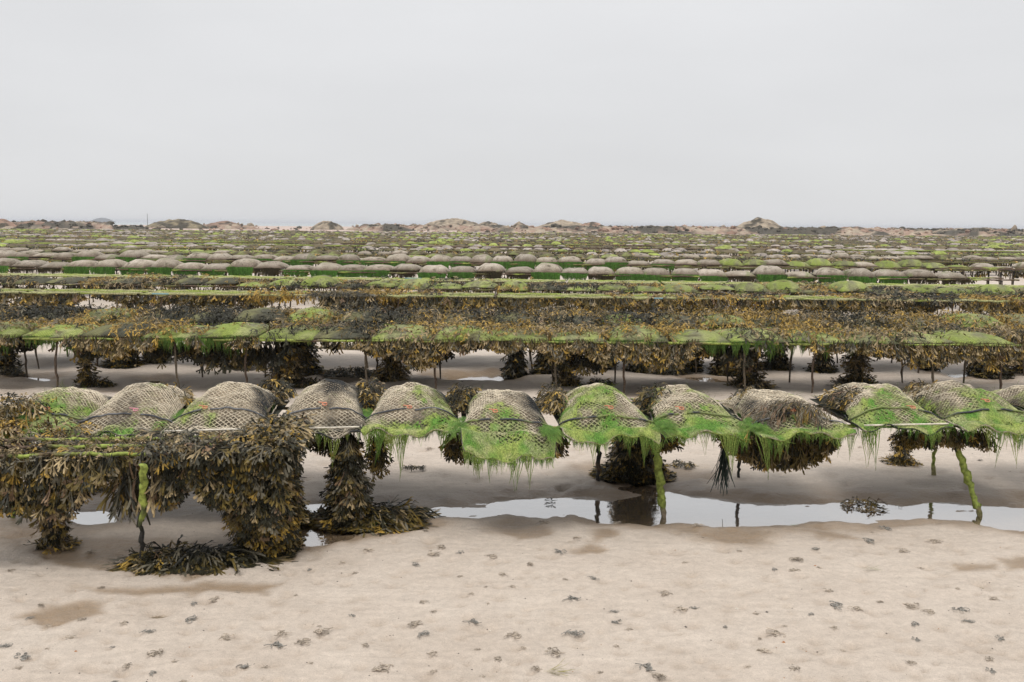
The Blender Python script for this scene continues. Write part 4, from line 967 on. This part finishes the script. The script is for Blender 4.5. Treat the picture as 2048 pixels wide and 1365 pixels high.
def weedB2(g, r):
    lo, hi = rowB2.s0 - .6, rowB2.s1 + .6
    carpet(g, r, rowB2, lo, hi, -.10, 1.0, z_top(rowB2, .57, .07), 620, ln=(.09, .16), keep=lambda a, d: r.rand(len(a)) < sst(.22, .40, fbm(a * .9, d * 1.2 + 8, 68, 3)) + .1, loft=.06, up=.3, T=T_B, prob=(2.6, 1.6, 2.4, 2.4, 1.4, .2))
    curtain(g, r, rowB2, lo, hi, .0, .55, lambda a: np.clip(1.2 * (fbm(a * .8, a * 0, 69, 3) - .50), .0, .3), 260, prob=BLACK, ln=(.10, .17), T=T_MID)
clump('seaweed_carpet', weedB2, 'black and ochre wrack heaped over the back of the second row', seed=82, kind='stuff')
colB = [(10, 745, .10, 0, 'far left edge'), (175, 770, .035, .0, 'thin leg at left'), (247, 738, .12, .18, 'dark rear leg at left'), (312, 733, .07, 0, 'rear leg left of the hanging fringe'), (432, 735, .09, 0, 'tapering bunch above the black heap'),
        (575, 770, .14, .12, 'broad leg above the grey tan bag'), (605, 752, .12, .22, 'dark leg with a strap fan behind the broad leg'), (785, 765, .10, .08, 'front leg above the curled lip bag'), (1030, 752, .09, 0, 'leg above the drooping bag'), (1100, 750, .12, .12, 'dark rear leg at centre'), (1133, 772, .065, .05, 'slim crusted leg at centre'),
        (1205, 745, .08, 0, 'twin rear leg right of centre'), (1275, 746, .08, 0, 'rear leg above the very green bag'), (1385, 742, .05, 0, 'thin rear leg'), (1450, 748, .10, .08, 'dark rear leg behind the cone leg'), (1497, 776, .10, .22, 'spreading leg above the wrack topped bag'), (1552, 742, .09, .08, 'rear leg with narrow waist'),
        (1645, 746, .06, .12, 'rear leg with flat skirt'), (1712, 776, .09, .22, 'pyramid leg left of the broad green bag'), (1858, 745, .05, 0, 'bare dark rear leg at right'), (1975, 752, .18, .10, 'fattest dark column at right'), (2040, 745, .06, 0, 'leg at the right edge')]
for i, (x, y, rr, sk, lb) in enumerate(colB):
    b = P3(x, y); b[2] = gz(b[0], b[1]) - .01; pr = (5.5, 2.5, .4, .5, .3, .1) if y < 760 else (2.2, 3, 2.4, .8, 1.3, .1)
    clump('seaweed_column', lambda g, r: column(g, r, b, [b[0], b[1], .52], rr * .8 if not sk else rr, rr, int(200 + 2600 * rr), ln=(.08, .15), prob=pr, skirt=sk, flare=.4, T=T_B if y > 760 else T_MID), f'wrack on the second row: {lb}', seed=100 + i, group='wrack wrapped legs of the second row')
for i, (x, y, rx, lb) in enumerate([(472, 743, .22, 'black wrack heap on the sand left of the broad leg'), (705, 757, .34, 'long black wrack heap on the sand behind the grey tan bag'), (1340, 747, .20, 'black wrack heap on the sand behind the very green bag'), (20, 752, .14, 'wet wrack scrap on the sand at the left edge'), (690, 700, .35, 'brown wrack heap on the sand between the two halves of the second row'), (610, 775, .2, 'low wrack scraps behind the nearest bags'), (1200, 770, .12, 'small wrack scrap behind the very green bag'), (195, 772, .12, 'ochre scrap at the foot of the thin left leg')]):
    b = P3(x, y); b[2] = gz(b[0], b[1])
    clump('seaweed_heap', lambda g, r: heap(g, r, b, rx, rx * .45, .07, int(1200 * rx), ln=(.07, .13), prob=BLACK if i != 4 else HANG, T=T_B), lb, seed=140 + i)
g = Geo(); p0 = P3(603, 700, .30); p1 = P3(632, 686, .36); tube(g, [p0, p1], .012, 8, np.array([.05, .20, .26])); tag(g.build('blue_pipe', M_plain), 'short blue green pipe slanting under the second row', 'pipe')

# ================================================================== ROW C
rowC1 = Row(15.9, 15.7); rowC2 = Row(18.2, 16.9)
table_row(rowC1, 'the lime railed third row', 1.9, .75, .55, .017, LIME, LG3, rails=4, off=.3, group='tables of the third row')
table_row(rowC2, 'the back half of the third row', 1.9, .8, .545, .015, LIME, RUST, off=.9, group='tables of the third row')
bag_row(rowC2, lambda s, r: (('dark' if r.rand() < (.75 if s < -2.2 else .35) else 'lime' if r.rand() < .6 else 'limehi'), 'Bs' if r.rand() < .3 else None), .56, seed=3, phrase='the flat patchy third row', group='flat bags of the third row', jz=.02, drz=.09)
def weedC1(g, r):
    lo, hi = rowC1.s0 - .6, rowC1.s1 + .6
    def dep(a):
        n = fbm(a * .9, a * 0, 71, 3); return np.clip(2.6 * (n - .425 - .04 * (a < -4)), 0, .46)
    curtain(g, r, rowC1, lo, hi, -.02, .565, dep, 330, T=T_MID, ln=(.10, .18), prob=(2.2, 4, 1.8, 1.6, .8, .2), thick=.08)
    curtain(g, r, rowC1, lo, hi, .72, .555, lambda a: np.clip(1.7 * (fbm(a * .9, a * 0, 72, 3) - .44), 0, .4), 260, T=T_MID, ln=(.10, .18), prob=(3, 4, 1, 1, .5, .2))
    carpet(g, r, rowC1, lo, hi, -.05, .8, lambda a, d: .57 + 0 * a, 420, T=T_MID, ln=(.10, .17), keep=lambda a, d: r.rand(len(a)) < sst(.54, .64, fbm(a * .8, d * .7, 73, 3)), loft=.05, up=.25)
clump('seaweed_curtain', weedC1, 'brown wrack hanging in ragged curtains from the lime rails of the third row', seed=83, kind='stuff')
def weedC2(g, r):
    lo, hi = rowC2.s0 - .6, rowC2.s1 + .6
    carpet(g, r, rowC2, lo, hi, -.08, 1.0, z_top(rowC2, .585, .06), 330, T=T_MID, ln=(.09, .15), keep=lambda a, d: r.rand(len(a)) < sst(.36, .52, fbm(a * 1.1, d * 1.3, 74, 3)) * .9 + .06, loft=.04, up=.2, prob=(1.6, 2, 2.2, 1.9, .8, .1))
    curtain(g, r, rowC2, lo, hi, -.02, .55, lambda a: np.clip(1.3 * (fbm(a * .9, a * 0, 75, 3) - .36), 0, .4), 260, T=T_MID, ln=(.12, .2), prob=(3, 4, .8, .8, .4, .1))
clump('seaweed_carpet', weedC2, 'ochre and tan wrack scattered over the flat bags of the third row', seed=84, kind='stuff')
clump('seaweed_mound', lambda g, r: (heap(g, r, [*P3(680, 592, .60)[:2], .60], .50, .22, .08, 420, T=T_LONG, ln=(.14, .24), prob=(4, 1, 1, .3, 5, 0)), curtain(g, r, rowC1, sf(625, 600, .55, rowC1)[0], sf(740, 600, .55, rowC1)[0], -.04, .60, lambda a: .36 + 0 * a, 650, T=T_LONG, ln=(.16, .26), prob=(5, 1, 1, .2, 4.5, 0))),
      'grey stringy weed mound hanging over the lime rails left of centre', seed=85)

# ================================================================== ROW D: bearded humps
rowD1 = Row(20.8, 19.3); rowD2 = Row(22.3, 20.5); rowD3 = Row(26.9, 25.0); rowD4 = Row(28.9, 27.0)
table_row(rowD1, 'the lime rails before the bearded humps', 1.9, .7, .55, .018, LIME, LG3, rails=4, sides=4, off=.4, group='tables of the fourth row')
table_row(rowD2, 'the bearded hump row', 1.9, .8, .635, .015, LIME, RUST, sides=4, off=1.1, group='tables of the fourth row', smax=sf(1925, 560, .55, rowD2)[0])
endD = sf(1905, 560, .57, rowD2)[0]
bag_row(rowD2, lambda s, r: ('silt', 'D' if r.rand() < .68 else 'Db'), .665, seed=4, phrase='the green bearded row', group='bearded hump bags of the fourth row', smax=endD, jz=.02, sp=.60)
table_row(rowD3, 'the table row just behind the bearded humps', 1.9, .8, .675, .018, LIME, RUST, sides=4, off=.2, group='tables of the fifth row')
bag_row(rowD3, lambda s, r: ('silt' if s < 4 or r.rand() < .4 else 'limehi', 'D' if r.rand() < .6 and s < 5 else None), .705, seed=5, phrase='the paler row behind the beards', group='hump bags of the fifth row', smax=rowD3.s1 - 2.0, jz=.02, drz=.1)
def weedD(g, r):
    for row, a0, dn, thr in ((rowD1, .56, 150, .44),):
        lo, hi = row.s0 - .6, row.s1 + .6
        curtain(g, r, row, lo, hi, .0, a0, lambda a: np.clip(1.6 * (fbm(a * .8, a * 0, int(thr * 100), 3) - thr), 0, .35) + .02, dn, T=T_MID, ln=(.10, .18), prob=(2.2, 4, 1.8, 1.2, .8, .4), thick=.08)
        carpet(g, r, row, lo, hi, -.05, .7, lambda a, d: .565 + 0 * a, dn * 1.0, T=T_MID, ln=(.10, .17), keep=lambda a, d: r.rand(len(a)) < sst(.5, .62, fbm(a * .8, d * .7, 93, 3)), loft=.04, up=.2)
clump('seaweed_scatter', weedD, 'small brown tufts on the lime rails before the bearded humps', seed=86, kind='stuff')

# ================================================================== far rows
rows = [(rowD4, 'mix', 'the hump row between the fifth and the dark railed row')]
specs = [(34.2, 33.2, 'rail'), (36.6, 35.4, 'silt'), (38.6, 37.4, 'silt'), (43.5, 42.4, 'lime'), (45.6, 44.4, 'silt'), (50.3, 49.4, 'silt'), (52.3, 51.4, 'mixl')]
y = 57.5; i = 0
while y < 128:
    specs.append((y, y - .8, ['mixl', 'rail', 'lime', 'mixl'][i % 4])); specs.append((y + 2.1, y + 1.3, ['weed', 'mixl', 'weed', 'lime'][i % 4])); y += 5.9 if y < 90 else 7.0; i += 1
for (a, b, k) in specs: rows.append((Row(a, b), k, f'the hump row about {int(a)} metres out'))
WORDS = {36: 'the nearer grey hump row', 38: 'the farther grey hump row', 28: 'the sparse row behind the paler humps', 34: 'the dark railed row', 43: 'the lime streaked far row', 45: 'the last distinct hump row'}
nrow = 0
gt = Geo(); gw = Geo(); rw = np.random.RandomState(99)
for idx, (row, k, ph) in enumerate(rows):
    yl = row.o[1]; nm = WORDS.get(int(round(yl - .4)) if False else min(WORDS, key=lambda q: abs(q - yl - .4)), ph) if yl < 48 else ph
    def kf(s, r, k=k, yl=yl):
        n = fbm(np.array([s * .12]), np.array([yl * .5]), 201, 3)[0]; n2 = fbm(np.array([s * .35]), np.array([yl * .5]), 205, 2)[0]
        if k == 'rail': return None if n2 < .62 else ('lime', None)
        if k == 'silt': return None if n2 > .66 else ('silt_lo', None) if (n < .56 and r.rand() < .85) else ('lime', None)
        if k == 'mix': return None if s < -4.5 and r.rand() < .7 else ('silt_lo', None) if r.rand() < .6 else ('limehi', 'Bs')
        if k == 'lime': return (('lime', None) if r.rand() < .75 else ('silt_lo', None)) if n2 > .42 else None
        if k == 'weed': return ('lime', None) if n2 > .6 else None
        return ('limehi', None) if n2 > .56 else ('silt_lo', None) if n < .52 and r.rand() < .8 else None
    kf0 = kf
    def kf(s, r, kf0=kf0, yl=yl, k=k):
        q = kf0(s, r); n3_ = fbm(np.array([s * .22]), np.array([yl * .9]), 333, 3)[0]
        if q and q[0] in ('lime', 'limehi') and yl > 30 and (n3_ > .5 or r.rand() < .2): return ('weedy', None)
        if q is None and k != 'rail' and r.rand() < .4: return ('weedy', None)
        return q
    bag_row(row, kf, .555, seed=300 + idx, phrase=nm, group='bags of the far rows', jz=.025, drz=.1)
    if yl < 48: table_one(row, nm, 1.9, .8, .55, .022, LIME, RUST * .8, 'far', off=.3 * idx)
    else:
        lo, hi = row.s0 - 1, row.s1 + 1
        for d_ in (0, .8):
            P = row.p(np.linspace(lo, hi, 40), d_, .55 + .02 * (rw.rand(40) - .5)); tube(gt, P, .03, 4, rodcol(40, idx, LIME * .8, RUST))
        for a in np.arange(lo, hi, 1.9):
            tube(gt, row.p(np.array([a, a]), 0, np.array([.55, -.05])), .03, 4, DARKROD, cap=False)
    lo, hi = row.s0 - .8, row.s1 + .8; fd = .85 if yl < 50 else .5 if yl < 90 else .32
    pr = {'silt': (2, 2.5, 1.5, .8, .8, .2), 'mix': (2, 2.5, 1.5, .8, .8, .2)}.get(k, (2.4, 3.4, 1.8, 1.6, .8, .1))
    cov = {'silt': (.5, .62), 'mix': (.5, .62), 'rail': (.36, .5), 'lime': (.36, .5), 'mixl': (.36, .5), 'weed': (.2, .36)}[k]
    lnn = (.12, .22) if yl < 60 else (.20, .36) if yl < 90 else (.26, .45)
    carpet(gw, rw, row, lo, hi, -.1, 1.05, lambda a, d: .60 + 0 * a, 44 * fd if k != 'weed' else 60 * fd, T=T_LOW, ln=lnn, prob=pr, keep=lambda a, d: rw.rand(len(a)) < sst(cov[0], cov[1], fbm(a * .5, d * .8 + yl, 210, 3)) * .95 + .05, loft=.06, up=.22)
    curtain(gw, rw, row, lo, hi, -.02, .56, lambda a: np.clip(1.5 * (fbm(a * .6, a * 0 + yl, 211, 3) - .28), .06, .42), 34 * fd, T=T_LOW, ln=lnn, prob=(4, 4, .8, .5, .4, .2), thick=.1)
tag(gw.build('far_seaweed', M_weed), 'brown and olive wrack over the far table rows', 'seaweed', None, 'stuff')
tag(gt.build('far_tables', M_rod), 'lime crusted trestle rails of the farthest rows', 'trestle table', None, 'stuff')

# ---- link the bags: the 300 nearest in view singly, the rest together
def inview(c): x = proj(c)[0]; return -45 < x < 2093
ALLBAGS.sort(key=lambda b: b['dist'])
vis = [b for b in ALLBAGS if inview(b['c'])]; single = vis[:286]; rest = vis[286:]
byp = {}
for b in single: byp.setdefault(b['phrase'], []).append(b)
KW = {'weedy': 'brown weeded low bag', 'silt': 'brown silted hump bag', 'silt_lo': 'grey silted hump bag', 'lime': 'flat lime green bag', 'limehi': 'rounded lime green bag', 'dark': 'flat dark net bag'}
FW = {'D': ' with a long green beard', 'Db': ' with a brown beard', 'B': ' with hanging green points', 'Bs': ' with a short green fringe', None: ''}
def vmesh(kind, r):
    n = 6 if kind.startswith('silt') else 4; return VB[kind, r % n]
for ph, bl in byp.items():
    bl.sort(key=lambda b: proj(b['c'])[0])
    for i, b in enumerate(bl):
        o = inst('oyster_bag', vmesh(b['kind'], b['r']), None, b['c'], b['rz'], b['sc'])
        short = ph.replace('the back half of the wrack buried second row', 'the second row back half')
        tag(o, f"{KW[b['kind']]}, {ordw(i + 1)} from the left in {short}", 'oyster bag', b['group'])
        if b['fr']:
            fl = FR[b['fr']]; f = inst('green_algae' if b['fr'] != 'Db' else 'brown_algae', fl[b['r'] % len(fl)], o); f['kind'] = 'stuff'
g = Geo(); nu = nv = 5
uu, vv = np.meshgrid(np.linspace(-1, 1, nu), np.linspace(0, 1, nv), indexing='ij')
zz = (np.sin(math.pi * np.clip(vv, 0, 1) ** .8) ** .6) * (1 - np.abs(uu) ** 2.5) ** .6; Qb = gridq(nu, nv)
rim = [i * nv for i in range(nu)]
HH = {'weedy': .09, 'silt_lo': .10, 'silt': .13, 'lime': .09, 'limehi': .13, 'dark': .08}
CC = {'weedy': np.array([.125, .10, .055]), 'silt_lo': np.array([.36, .31, .27]), 'silt': np.array([.36, .31, .27]), 'lime': np.array([.26, .31, .065]), 'limehi': np.array([.26, .30, .075]), 'dark': np.array([.08, .08, .07])}
for b in rest:
    h = HH[b['kind']] * b['sc'][2]; x = uu * .28; y_ = vv * .96; z_ = zz * h * 1.05 + .0
    z_ = np.where(vv == 0, -.03, z_); ca, sa = math.cos(b['rz']), math.sin(b['rz'])
    P = np.stack([b['c'][0] + x * ca - y_ * sa, b['c'][1] + x * sa + y_ * ca, b['c'][2] + z_ + .01 * (rw.rand(nu, nv) - .5)], -1)
    col = CC[b['kind']] * rw.uniform(.75, 1.2); cc_ = np.tile(col, (nu * nv, 1)) * rw.uniform(.75, 1.2, (nu * nv, 1)); cc_ = cc_ * .85 + .15 * np.array([.09, .07, .04])
    g.add(P.reshape(-1, 3), Qb, None, cc_)
tag(g.build('far_oyster_bags', M_far), 'small lime and grey bag humps of the farthest rows', 'oyster bag', None, 'stuff')

# small blue ties and pink hook
for (x, y, h, dx, lb) in [(318, 588, .57, 14, 'short blue pipe on the lime rails at left'), (825, 557, .57, 16, 'pale blue pipe on the rails before the bearded humps'), (1700, 573, .57, 18, 'blue pipe on the rails at right of the bearded humps'), (1318, 597, .57, 10, 'pale blue pipe on the third row rails'), (1790, 541, .57, 18, 'turquoise pipe on the far rails at right')]:
    g = Geo(); a = P3(x - dx, y, h + .03); b = P3(x + dx, y + 1.5, h + .03); b[1] = a[1] - .02; tube(g, [a, b], .011, 6, np.array([.17, .32, .36])); tag(g.build('blue_pipe', M_plain), lb, 'pipe')

# ================================================================== worm casts
def cast_mesh(seed):
    r = np.random.RandomState(seed); g = Geo()
    for k in range(12):
        p = np.array([r.normal(0, .011), r.normal(0, .009), .003 + .011 * (k / 12)]); a = r.uniform(0, 6.28); pts = [p.copy()]; turn = r.uniform(.1, 1.0) * (1 if r.rand() < .5 else -1)
        for q in range(9):
            a += turn * r.uniform(.5, 1.4); p = p + np.array([math.cos(a), math.sin(a), 0]) * .0048; p[2] = max(.002, p[2] - .0007); pts.append(p.copy())
        base = [np.array([.34, .285, .225]), np.array([.40, .335, .265]), np.array([.22, .205, .18])][seed % 3]; tube(g, pts, .0021, 4, base * r.uniform(.7, 1.4), True, .1)
    return g.mesh('worm_cast', M_cast)
CM = [cast_mesh(s) for s in range(9)]
rc = np.random.RandomState(5)
cz, _ = ground(np.array([p[0] for p in CAST_W]), np.array([p[1] for p in CAST_W]))
for i, p in enumerate(CAST_W):
    if cz[i] < WL + .004: continue
    s = rc.uniform(.5, 1.05) if i < len(CASTS) else rc.uniform(.3, .65)
    o = inst('worm_cast', CM[rc.randint(0, 9)], None, (p[0], p[1], cz[i] - .001), rc.uniform(0, 6.28), (s * 1.15, s, s * .9))
    tag(o, 'small coiled grey worm cast on the open sand', 'worm cast', 'worm casts dotted over the sand')
# grains, shell bits
g = Geo(); n = 420; pr = np.array([at(rc.uniform(-50, 2100), 900 + 480 * rc.rand()) for _ in range(n)]); zz_, _ = ground(pr[:, 0].copy(), pr[:, 1].copy())
ic = np.array([[0, 0, 1], [1, 0, 0], [0, 1, 0], [-1, 0, 0], [0, -1, 0]]) * [1, 1, .6]; tq = [(0, 1, 2), (0, 2, 3), (0, 3, 4), (0, 4, 1)]
for i in range(n):
    s = rc.uniform(.0015, .005) * (1 + (rc.rand() < .05)); c = [np.array([.55, .5, .42]), np.array([.08, .07, .06]), np.array([.30, .14, .06])][rc.choice(3, p=[.35, .5, .15])]
    g.add(ic * s + [pr[i, 0], pr[i, 1], max(zz_[i], -1)], None, tq, c)
tag(g.build('shell_grit', M_cast, None, False), 'tiny shell bits and grit scattered on the sand', 'grit', None, 'stuff')

# ================================================================== reef, outcrops, islet
import bmesh
def ico(sub):
    bm = bmesh.new(); bmesh.ops.create_icosphere(bm, subdivisions=sub, radius=1); V = np.array([v.co[:] for v in bm.verts]); F = np.array([[v.index for v in f.verts] for f in bm.faces]); bm.free(); return V, F
I1 = ico(1); I2 = ico(2)
rk = np.random.RandomState(17)
def rocktpl(seed, base):
    V, F = base; r = np.random.RandomState(seed); V = V.copy()
    for k in range(7):
        d = r.normal(0, 1, 3); d /= np.linalg.norm(d); lim = r.uniform(.45, .8); pr = V @ d; V = V - np.outer(np.maximum(pr - lim, 0), d)
    V *= 1 + .15 * (r.rand(len(V), 1) - .5); V[:, 2] *= .8; return V, F
RT = [rocktpl(s, I1) for s in range(8)]; RT2 = [rocktpl(s + 50, I2) for s in range(5)]
PINK = np.array([.30, .195, .14]); TANR = np.array([.31, .25, .18]); WEEDR = np.array([.06, .05, .032])
g = Geo()
def putrock(g, x, y, z, s, T, dark):
    V, F = T[rk.randint(0, len(T))]; a = rk.uniform(0, 6.28); M3 = np.array([[math.cos(a), -math.sin(a), 0], [math.sin(a), math.cos(a), 0], [0, 0, 1]]); W = (V * [s * rk.uniform(.8, 1.5), s * rk.uniform(.8, 1.3), s * rk.uniform(.6, 1.1)]) @ M3.T
    t = (dark + .5 * (W[:, 2] / s < .0) * (rk.rand() < .5)); t = np.clip(t, 0, 1)
    c = (PINK * rk.uniform(.75, 1.2)) if rk.rand() < .6 else TANR * rk.uniform(.75, 1.15); C = np.outer(1 - t, c) + np.outer(t, WEEDR) if np.ndim(t) else np.tile(c * (1 - t) + WEEDR * t, (len(W), 1))
    g.add(W + [x, y, z], None, F, C)
n_r = 0
def bank(px, d):
    """height of the rock bank at picture column px, distance d"""
    side = np.where((px > 230) & (px < 770), .16, 0) - np.where(px > 1250, .05, 0) - np.where(px < 230, .05, 0)
    n = fbm(px / 150.0, d / 20.0, 301, 4); return 1.3 * sst(.43 + side, .66 + side, n) * sst(190, 215, d) * (1 - sst(300, 330, d))
pxg, dg = np.meshgrid(np.linspace(-300, 2350, 620), np.linspace(188, 330, 34), indexing='ij')
zb = bank(pxg, dg); rid = fbm(pxg / 14, dg / 2.5, 310, 3); zb2 = zb * (.55 + 1.0 * rid) - .12 + .0 * rid
tt = sst(.45, .54, fbm(pxg / 55.0, dg / 12.0, 305, 3) + .12 * (rid - .5))[..., None]
cb_ = (PINK * (1 - sst(.4, .6, rid)[..., None]) + TANR * sst(.4, .6, rid)[..., None]) * (1 - tt) + WEEDR * tt
g.add(np.stack([(pxg - 1024) / FPX * dg, dg, zb2], -1).reshape(-1, 3), gridq(620, 34), None, (cb_ * (.8 + .4 * rid[..., None])).reshape(-1, 3))
for k in range(7000):
    px = rk.uniform(-250, 2300); d = rk.uniform(172, 322); b_ = float(bank(np.array([px]), np.array([d]))[0])
    if rk.rand() > (.85 if b_ > .25 else .10): continue
    x = (px - 1024) / FPX * d; s = rk.uniform(.22, .6) * (1 + .9 * (rk.rand() < .10)) * (1 if d > 200 else .6)
    dark = 1.0 if fbm(np.array([px / 55.0]), np.array([d / 12.0]), 305, 3)[0] > .50 else 0.0
    putrock(g, x, d, b_ * .95 + s * .1, s, RT, dark); n_r += 1
tag(g.build('rock_reef', M_rock, None, False), 'low reef of pink boulders and dark weeded rocks along the shore', 'rocks', None, 'stuff')
# outcrops
def outcrop(pxc, topy, halfpx, dist, colr, label, seed, dark=.25, rough=1.0, cat='rock', name='rock_outcrop', base=-.2, skew=0, mtl=None):
    hz = 449 + (pxc - 1024) * .0079; H = CAM_H + (hz - topy) / FPX * dist; Rx = halfpx / FPX * dist; Ry = Rx * .7
    g = Geo(); n = 46; uu, vv = np.meshgrid(np.linspace(-1, 1, n), np.linspace(-1, 1, 30), indexing='ij')
    r2 = np.hypot(uu + skew * (1 - uu * uu), vv); prof = np.clip(1 - r2 ** 1.5, 0, 1) ** .8 + 1e-9
    s_ = Rx * .9; rid = 1 - np.abs(2 * fbm(uu * s_ / 2.2, vv * s_ / 2.2, seed, 4) - 1); rid2 = fbm(uu * s_ / .8, vv * s_ / .8, seed + 4, 3)
    z = H * prof * (.8 + .3 * rid * rough) + (prof > .02) * .45 * (rid2 - .45) * rough; z = z / max(z.max(), .1) * H
    z = z + base * (prof <= .02)
    P = np.stack([uu * Rx + .4 * (rid2 - .5), vv * Ry, z], -1); t = sst(.55, .75, fbm(uu * s_ / 1.5, vv * s_ / 1.5, seed + 7, 3) + dark * .35 * (1 - prof) + dark * .15)[..., None]
    sh = (.8 + .4 * rid2)[..., None]; C = (colr * (1 - t) + WEEDR * t) * sh
    g.add(P.reshape(-1, 3), gridq(n, 30), None, C.reshape(-1, 3))
    o = g.build(name, mtl or M_rock, None, False); o.location = ((pxc - 1024) / FPX * dist, dist, 0.0); tag(o, label, cat); return o
outcrop(1515, 435, 60, 240, TANR * 1.05, 'large rounded tan rock hill on the skyline at right', 1, .1)
outcrop(905, 437, 78, 265, TANR, 'broad stepped tan rock outcrop left of centre on the skyline', 2, .15)
outcrop(975, 443, 34, 270, TANR * .95, 'low rock shoulder right of the broad stepped outcrop', 3, .2)
outcrop(1037, 443, 20, 262, TANR, 'small knob of tan rock at the centre of the skyline', 4, .1)
outcrop(1125, 440, 66, 255, TANR, 'tan rock outcrop with a pointed crest just right of centre', 5, .2)
outcrop(1180, 444, 40, 250, PINK, 'low pinkish ridge trailing right of the pointed crest', 6, .3)
outcrop(655, 442, 34, 245, TANR, 'small twin peaked tan rock left of the broad outcrop', 7, .2, 1.4)
outcrop(355, 438, 66, 250, np.array([.22, .18, .11]), 'dark olive topped rock hump at left', 8, .5)
outcrop(450, 442, 48, 255, PINK * .8, 'low brown rocky ridge right of the dark olive hump', 9, .4)
outcrop(145, 442, 22, 215, PINK, 'pinkish rock lump at left between reef boulders', 10, .2)
outcrop(5, 438, 40, 215, PINK * .9, 'brown pink rock mass at the left edge', 11, .4)
outcrop(80, 442, 60, 220, PINK * .8, 'low dark pink rock bank at left', 12, .5)
outcrop(2020, 450, 10, 260, TANR * .8, 'small upright grey rock near the right edge', 13, .1)
outcrop(1960, 455, 90, 265, WEEDR * 2.4, 'low dark weedy bank near the right edge', 14, .5)
outcrop(1700, 453, 70, 250, PINK, 'long low pink rock bank right of the large hill', 15, .3)
outcrop(208, 436, 26, 1600, np.array([.12, .13, .14]), 'faint grey islet far out at sea on the left', 16, .0, .6, 'islet', 'islet', -2)
g = Geo(); p = np.array([(298 - 1024) / FPX * 300, 300, 0]); tube(g, [p, p + [0, 0, 4.0]], .07, 5, np.array([.12, .11, .1])); tag(g.build('beacon_pole', M_rod), 'thin marker pole on the rocks left of the dark olive hump', 'pole')

# ================================================================== sea air
bm = bmesh.new(); bmesh.ops.create_cube(bm, size=1.0); me = bpy.data.meshes.new('haze'); bm.to_mesh(me); bm.free()
hz_ = bpy.data.objects.new('haze', me); COL.objects.link(hz_); hz_.scale = (30000, 24000, 9.6); hz_.location = (0, 11000, 2.7)
mh = bpy.data.materials.new('haze_air'); mh.use_nodes = True; t = mh.node_tree; t.nodes.clear()
o = t.nodes.new('ShaderNodeOutputMaterial'); v = t.nodes.new('ShaderNodeVolumePrincipled'); v.inputs['Density'].default_value = .00038; v.inputs['Color'].default_value = (.93, .95, 1, 1)
t.links.new(v.outputs[0], o.inputs['Volume']); me.materials.append(mh); tag(hz_, 'thin pale sea haze over the whole shore', 'haze', None, 'stuff')
